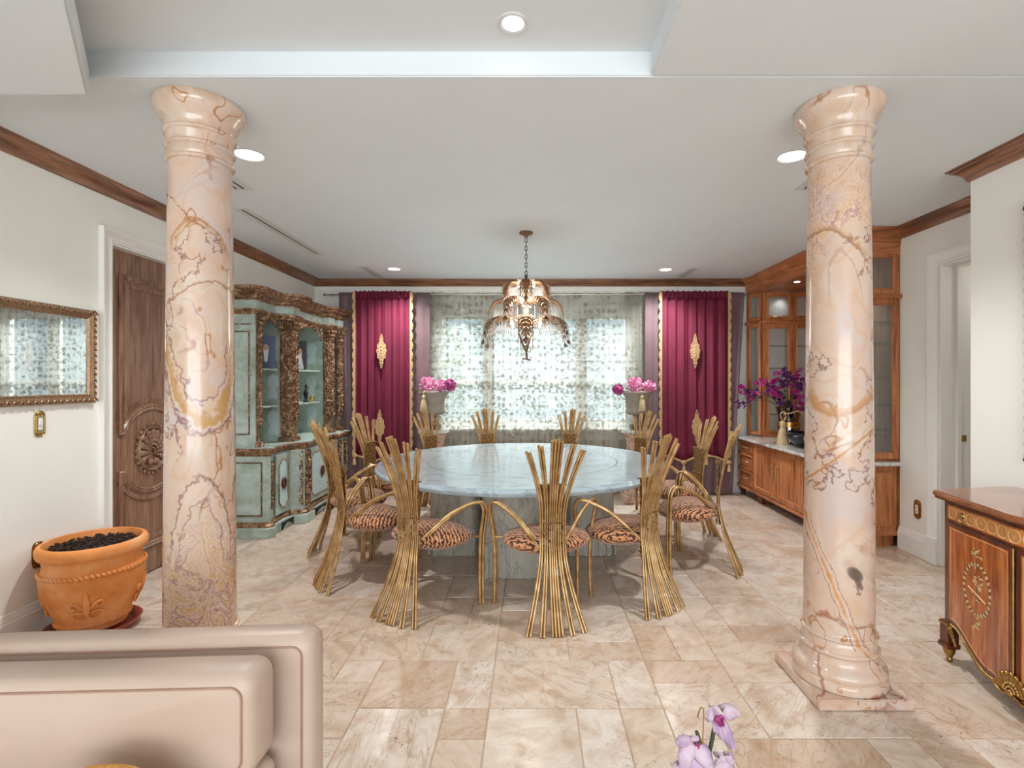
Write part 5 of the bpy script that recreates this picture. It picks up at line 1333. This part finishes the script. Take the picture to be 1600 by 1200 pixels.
def plate(name, X, sg, y, z, lab, toggle, h=.155, w=.075):
    t = thing(name, lab, 'wall plate', (X, y, z-h/2)); f = onX(X, sg); n = 28
    pts = []
    for i in range(n):
        a = 2*PI*i/n; cx, cz = math.cos(a), math.sin(a)
        pts.append((y+w/2*math.copysign(abs(cx)**.45, cx)*(1-.18*abs(cz)**6), z+h/2*math.copysign(abs(cz)**.6, cz)))
    MB().prism(pts, 0, .006, f).build('plate', M['pale_gold' if toggle else 'brass'], t, bevel=.0015)
    mb = MB().sweep(rect(y-w*.27, y+w*.27, z-h*.27, z+h*.27), [(0, .006), (0, .010), (.005, .010), (.005, .006)], f, True)
    for s_ in (-1, 1):
        for q in (-.3, 0, .3): mb.ball(*f(y+q*w, z+s_*h*(.37-.05*abs(q)), .008), .004, .008, .009, 6, 4)
        mb.tube([f(y+.02*math.cos(a), z+s_*(h*.40+.012*math.sin(a)), .009) for a in [i*.6 for i in range(6)]], .003, 4)
    mb.build('scroll_relief', M['brass'], t, smooth=60)
    MB().prism(rect(y-w*.24, y+w*.24, z-h*.25, z+h*.25), .006, .009, f).build('insert', M['porcelain'], t, smooth=0)
    if toggle: MB().box(*( (X, X+sg*.02) if sg > 0 else (X+sg*.02, X)), y-.006, y+.006, z-.008, z+.014).build('toggle', M['porcelain'], t, bevel=.001)
    else:
        for dz in (-.018, .018):
            for dy in (-.006, .006): MB().prism(rect(y+dy-.0015, y+dy+.0015, z+dz-.006, z+dz+.006), .009, .0094, f).build('slot', M['black'], t, smooth=0)
plate('light_switch', XL, 1, 3.04, 1.245, 'ornate gold light switch plate below the framed picture', True)
plate('wall_outlet', XL, 1, 3.03, .47, 'ornate brass socket plate half hidden behind the terracotta planter', False)
plate('wall_outlet', XR2, -1, 4.385, .40, 'ornate brass socket plate between the walnut hutch and the right doorway', False, .16, .085)

# ================================================================ TERRACOTTA PLANTER
PX, PY = -2.645, 3.09
t = thing('planter_saucer', 'red-brown saucer under the terracotta planter', 'saucer', (PX, PY, 0))
MB().lathe([(.19, 0), (.20, .004), (.235, .05), (.225, .05), (.19, .012), (.001, .012)], 40, PX, PY).build('dish', M['saucer'], t)
t = thing('terracotta_planter', 'big terracotta planter with rope bands and a fleur-de-lis relief, filled with soil', 'planter', (PX, PY, .012))
ZP = lambda prof: [(r*.985, .035+z*(.515/.548)) for r, z in prof]
body = [(.165, .012), (.172, .03), (.172, .05), (.185, .09), (.215, .17), (.24, .25), (.252, .31), (.255, .35), (.250, .375), (.242, .39), (.236, .42), (.24, .45), (.245, .465), (.25, .47), (.262, .475), (.268, .49), (.270, .52), (.262, .54), (.248, .548), (.238, .545), (.234, .52), (.225, .45), (.001, .43)]
MB().lathe(ZP(body), 56, PX, PY).build('pot_body', M['terracotta'], t, smooth=60)
for (r, z) in ((.250, .388), (.176, .09)):
    n = 64; mb = MB()
    for i in range(n):
        a = 2*PI*i/n; rot = Matrix.Rotation(a, 3, 'Z') @ Matrix.Rotation(.75, 3, 'X')
        mb.ball(PX+r*math.cos(a), PY+r*math.sin(a), z, .010, .010*r/.25+.001, .019, 6, 4, rot)
    mb.build('rope_band', M['terracotta'], t, smooth=60)
def fleur(a):
    mb = MB(); e = Vector((math.cos(a), math.sin(a), 0)); s_ = Vector((-math.sin(a), math.cos(a), 0))
    def pt(u, z): 
        r = .203+(z-.155)*.29; return Vector((PX, PY, 0))+e*(r+.004)*math.cos(u/.24)+s_*(r+.004)*math.sin(u/.24)+Vector((0, 0, z))
    mb.tube([pt(0, .15), pt(0, .20), pt(0, .25), pt(0, .30)], lambda q: .006+.012*math.sin(PI*q), 6)
    for g_ in (-1, 1):
        mb.tube(smooth_pts([pt(0, .18), pt(g_*.03, .225), pt(g_*.065, .245), pt(g_*.075, .215), pt(g_*.055, .21)], 3), .007, 6)
        mb.tube(smooth_pts([pt(0, .17), pt(g_*.04, .185), pt(g_*.075, .18), pt(g_*.07, .155)], 3), .006, 6)
        mb.tube(smooth_pts([pt(0, .155), pt(g_*.03, .14), pt(g_*.06, .145)], 3), .005, 6)
    mb.tube([pt(-.05, .185), pt(0, .178), pt(.05, .185)], .006, 6)
    mb.build('fleur_relief', M['terracotta'], t, smooth=60)
va = math.atan2(-PY, -PX)
for k in (-1, 0, 1, 2): fleur(va-.15+k*PI/2)
mb = MB().grid(lambda u, v: (PX+.228*v*math.cos(2*PI*u), PY+.228*v*math.sin(2*PI*u), .495+.012*mnoise.noise(Vector((v*math.cos(2*PI*u)*6, v*math.sin(2*PI*u)*6, 1)))+.02*(1-v)), 48, 12, True)
rn = random.Random(2)
for i in range(520):
    a = rn.uniform(0, 6.28); r = .22*math.sqrt(rn.random()); mb.ball(PX+r*math.cos(a), PY+r*math.sin(a), .505+rn.uniform(0, .016), rn.uniform(.004, .013), rn.uniform(.004, .013), rn.uniform(.003, .010), 5, 4)
mb.build('potting_soil', M['soil'], t, smooth=0)['kind'] = 'stuff'

# ================================================================ SOFA, CUSHION, ORCHID
sf = thing('leather_sofa', 'cream leather sofa with piped seams, seen from its seat side at the lower left', 'sofa', (-1.7, 1.3, 0))
def soft_box(x0, x1, y0, y1, z0, z1, r, bulge=0, n=10, sag=0):
    """rounded slab: outline rounded in x-z, soft edges towards y"""
    mb = MB(); cx, cz = (x0+x1)/2, (z0+z1)/2
    def ring(inset, y, k=8):
        pts = []; rr_ = max(.004, r-inset*.6)
        X0, X1, Z0_, Z1_ = x0+inset, x1-inset, z0+inset, z1-inset
        for (ax, az, s) in ((X1-rr_, Z0_+rr_, -90), (X1-rr_, Z1_-rr_, 0), (X0+rr_, Z1_-rr_, 90), (X0+rr_, Z0_+rr_, 180)):
            for i in range(k+1):
                a = math.radians(s+90*i/k); px = ax+rr_*math.cos(a); pz = az+rr_*math.sin(a)
                pts.append((px, y, pz+(sag*math.sin(PI*(px-x0)/(x1-x0))*-1 if az > cz else 0)))
        return pts
    e = min(.03, (y1-y0)*.35)
    seq = [(e*1.0, y0), (e*.35, y0+e*.18), (0, y0+e*.8), (0, y1-e*.8), (e*.35, y1-e*.18), (e, y1)]
    rings = [ring(i, y) for i, y in seq]; m = len(rings[0]); vs = [p for r_ in rings for p in r_]; fs = []
    for j in range(len(rings)-1):
        for i in range(m): fs.append((j*m+i, j*m+(i+1) % m, (j+1)*m+(i+1) % m, (j+1)*m+i))
    # domed front and back faces
    for (j, sg, yy) in ((0, -1, y0), (len(rings)-1, 1, y1)):
        last = j*m; o0 = 0
        for q in (1, 2, 3):
            f_ = q/4; new = [(lerp(vs[j*m+i][0], cx, f_), yy+sg*bulge*math.sin(PI/2*f_), lerp(vs[j*m+i][2], cz, f_)) for i in range(m)]
            b = len(vs); vs += new
            for i in range(m): fs.append((last+i, last+(i+1) % m, b+(i+1) % m, b+i))
            last = b
        vs.append((cx, yy+sg*bulge, cz)); 
        for i in range(m): fs.append((last+i, last+(i+1) % m, len(vs)-1))
    mb.add(vs, fs); mb.rings = rings; return mb
def cushion(name, x0, x1, y0, y1, z0, z1, r, bulge, sag=0):
    b = soft_box(x0, x1, y0, y1, z0, z1, r, bulge, sag=sag)
    tilt = lambda p: (p[0], p[1], p[2]-(.030*(-.66-p[0])*max(0, (p[2]-.45)/.3)))
    b.v = [tilt(p) for p in b.v]; b.rings = [[tilt(p) for p in r_] for r_ in b.rings]; o = b.build(name, M['leather'], sf, smooth=180)
    MB().tube([(p[0], p[1]-.001, p[2]) for p in b.rings[0]], .0035, 5, True).build('piping', M['piping'], o, smooth=60)
    MB().tube(b.rings[4], .0025, 5, True).build('piping', M['piping'], o, smooth=60)
cushion('backrest', -2.78, -.655, 1.52, 1.625, .05, .742, .05, .006, .012)
cushion('back_cushion', -1.75, -.735, 1.345, 1.475, .44, .728, .05, .02, .010)
cushion('back_cushion', -2.77, -1.755, 1.345, 1.475, .44, .728, .05, .02, .010)
for (a, b_) in ((-1.75, -.74), (-2.77, -1.755)):
    q = soft_box(a, b_, 0, .12, .62, 1.50, .04, .004)
    q.v = [(x, z, .30+y) for x, y, z in q.v]; q.build('seat_cushion', M['leather'], sf, smooth=180)
MB().box(-2.78, -.66, .60, 1.53, .08, .31).build('seat_base', M['leather'], sf, bevel=.02)
for x in (-2.72, -.72):
    for y in (.66, 1.56): MB().lathe([(.02, 0), (.028, .09)], 12, x, y).build('foot', M['dark_wood'], sf)
t = thing('throw_pillow', 'mustard-gold fringed pillow corner just showing at the bottom edge before the sofa', 'pillow', (-1.0, 1.2, .425))
MB().grid(lambda u, v: (math.cos(2*PI*u)*math.pow(abs(math.sin(PI*v)), .7)*.125*(1+.18*abs(math.cos(4*PI*u))**.5) , -.045*math.cos(PI*v), .085+.085*math.sin(2*PI*u)*math.pow(abs(math.sin(PI*v)), .7)), 32, 10, True).build('pillow_body', plain('mustard_cloth', c(206, 150, 74), .8, vary=.2, scale=60), t, world=False)

OX, OY = .335, 1.0
t = thing('potted_orchid', 'fading lilac orchid rising at the bottom edge in front of the floor tiles', 'plant', (OX, OY, 0))
MB().lathe([(.09, 0), (.10, .01), (.13, .20), (.135, .22), (.125, .22), (.115, .19), (.001, .18)], 24, OX, OY).build('pot', M['porcelain'], t)
MB().tube(smooth_pts([(OX, OY, .18), (OX-.03, OY+.01, .45), (OX-.005, OY, .70), (OX+.012, OY, .78), (OX+.022, OY, .83)], 4), .0042, 7).build('flower_stem', plain('orchid_stem', c(52, 62, 40), .5), t, smooth=60)
MB().tube(smooth_pts([(OX-.004, OY-.004, .70), (OX-.006, OY-.01, .80), (OX-.004, OY-.01, .858), (OX-.010, OY-.01, .868), (OX-.016, OY-.01, .85)], 4), .0012, 5).build('support_wire', M['brass'], t, smooth=60)
MB().tube([(OX-.006, OY-.005, .78), (OX-.014, OY-.01, .812), (OX-.018, OY-.01, .822)], .0035, 6).build('bud', M['stem'], t, smooth=60)
for k in range(3):
    a = 2.1*k; MB().grid(lambda u, v: (OX+math.cos(a)*.22*u-math.sin(a)*.035*(v-.5)*math.sin(PI*min(.98, u+.1)), OY+math.sin(a)*.22*u+math.cos(a)*.035*(v-.5)*math.sin(PI*min(.98, u+.1)), .20+.10*math.sin(PI*u*.8)+.01*abs(v-.5)), 10, 3).build('leaf', M['leaf'], t, thick=.002)
def petal(L, W, curl, ruf, seed):
    rn = random.Random(seed); a, b = rn.uniform(0, 6), rn.uniform(0, 6)
    return MB().grid(lambda u, v: ((v-.5)*W*math.sin(PI*(.12+.80*u))**.7, -curl*u*u*L+ruf*math.sin(9*v+a)*u-ruf*.8*math.cos(7*u+b)+.25*W*(2*abs(v-.5))**2, L*u), 8, 6)
def orchid_flower(px, pz, Y, spec, par):
    cx_ = (px-832)/800*Y; cz_ = 1.5-(pz-595)/800*Y
    for k, (ang, tilt, L, W, mt) in enumerate(spec):
        Mx = Matrix.Translation((cx_, Y, cz_)) @ Matrix.Rotation(ang, 4, 'Y') @ Matrix.Rotation(tilt, 4, 'X')
        petal(L, W, .25, .003, k*3+int(px)).xform(Mx).build('petal', M[mt], par, smooth=180, thick=.0008)
orchid_flower(1122, 1118, 1.0, [(1.15, .3, .040, .036, 'orchid'), (-1.45, .3, .026, .034, 'orchid'), (.15, .5, .024, .040, 'orchid'), (2.75, .3, .056, .024, 'orchid'), (3.0, .1, .042, .022, 'orchid'), (-2.75, .3, .030, .018, 'orchid'), (2.9, .9, .020, .014, 'orchid_throat'), (2.2, 1.0, .016, .012, 'orchid_throat'), (-2.6, .9, .016, .012, 'orchid_throat')], t)
orchid_flower(1085, 1162, .99, [(-1.2, .3, .050, .026, 'orchid'), (0.0, .3, .022, .018, 'orchid'), (-2.5, .3, .050, .038, 'orchid'), (2.5, .3, .046, .036, 'orchid'), (3.05, .1, .062, .040, 'orchid'), (.5, 1.0, .018, .006, 'orchid_throat')], t)
orchid_flower(1132, 1190, 1.01, [(0.0, .3, .022, .042, 'orchid'), (-.9, .3, .022, .03, 'orchid'), (1.0, .3, .020, .03, 'orchid'), (3.1, .2, .05, .05, 'orchid')], t)
orchid_flower(1058, 1204, 1.01, [(0.0, .3, .020, .026, 'orchid'), (1.0, .3, .03, .03, 'orchid'), (3.1, .2, .05, .05, 'orchid')], t)
# ---- garden hedge outside the window
hd = thing('garden_hedge', 'dark leafy shrub outside, seen dimly through the left of the lace', 'shrub', (-1.9, 8.9, 0))
rn = random.Random(9); mb = MB()
for i in range(1500):
    x, y, z = -1.9+rn.gauss(0, .55), 8.9+rn.uniform(-.4, .4), rn.uniform(.1, 2.5)
    R_ = Matrix.Rotation(rn.uniform(0, 6.3), 3, 'Z') @ Matrix.Rotation(rn.uniform(-1, 1), 3, 'X'); p = Vector((x, y, z)); s_ = rn.uniform(.04, .09)
    mb.add([p+R_ @ Vector(q)*s_ for q in ((-1, 0, 0), (0, -.5, .1), (1, 0, 0), (0, .5, .1))], [(0, 1, 2, 3)])
o = mb.build('foliage', M['leaf'], hd, smooth=0); o['kind'] = 'stuff'
MB().tube([(-1.9, 8.9, 0), (-1.88, 8.9, 1.2), (-1.9, 8.92, 2.1)], .03, 7).build('trunk', M['stem'], hd, smooth=60)
st('garden_ground', MB().box(-8, 8, 7.1, 16, -.2, -.01), plain('garden_paving', c(180, 180, 170), .9), smooth=0)
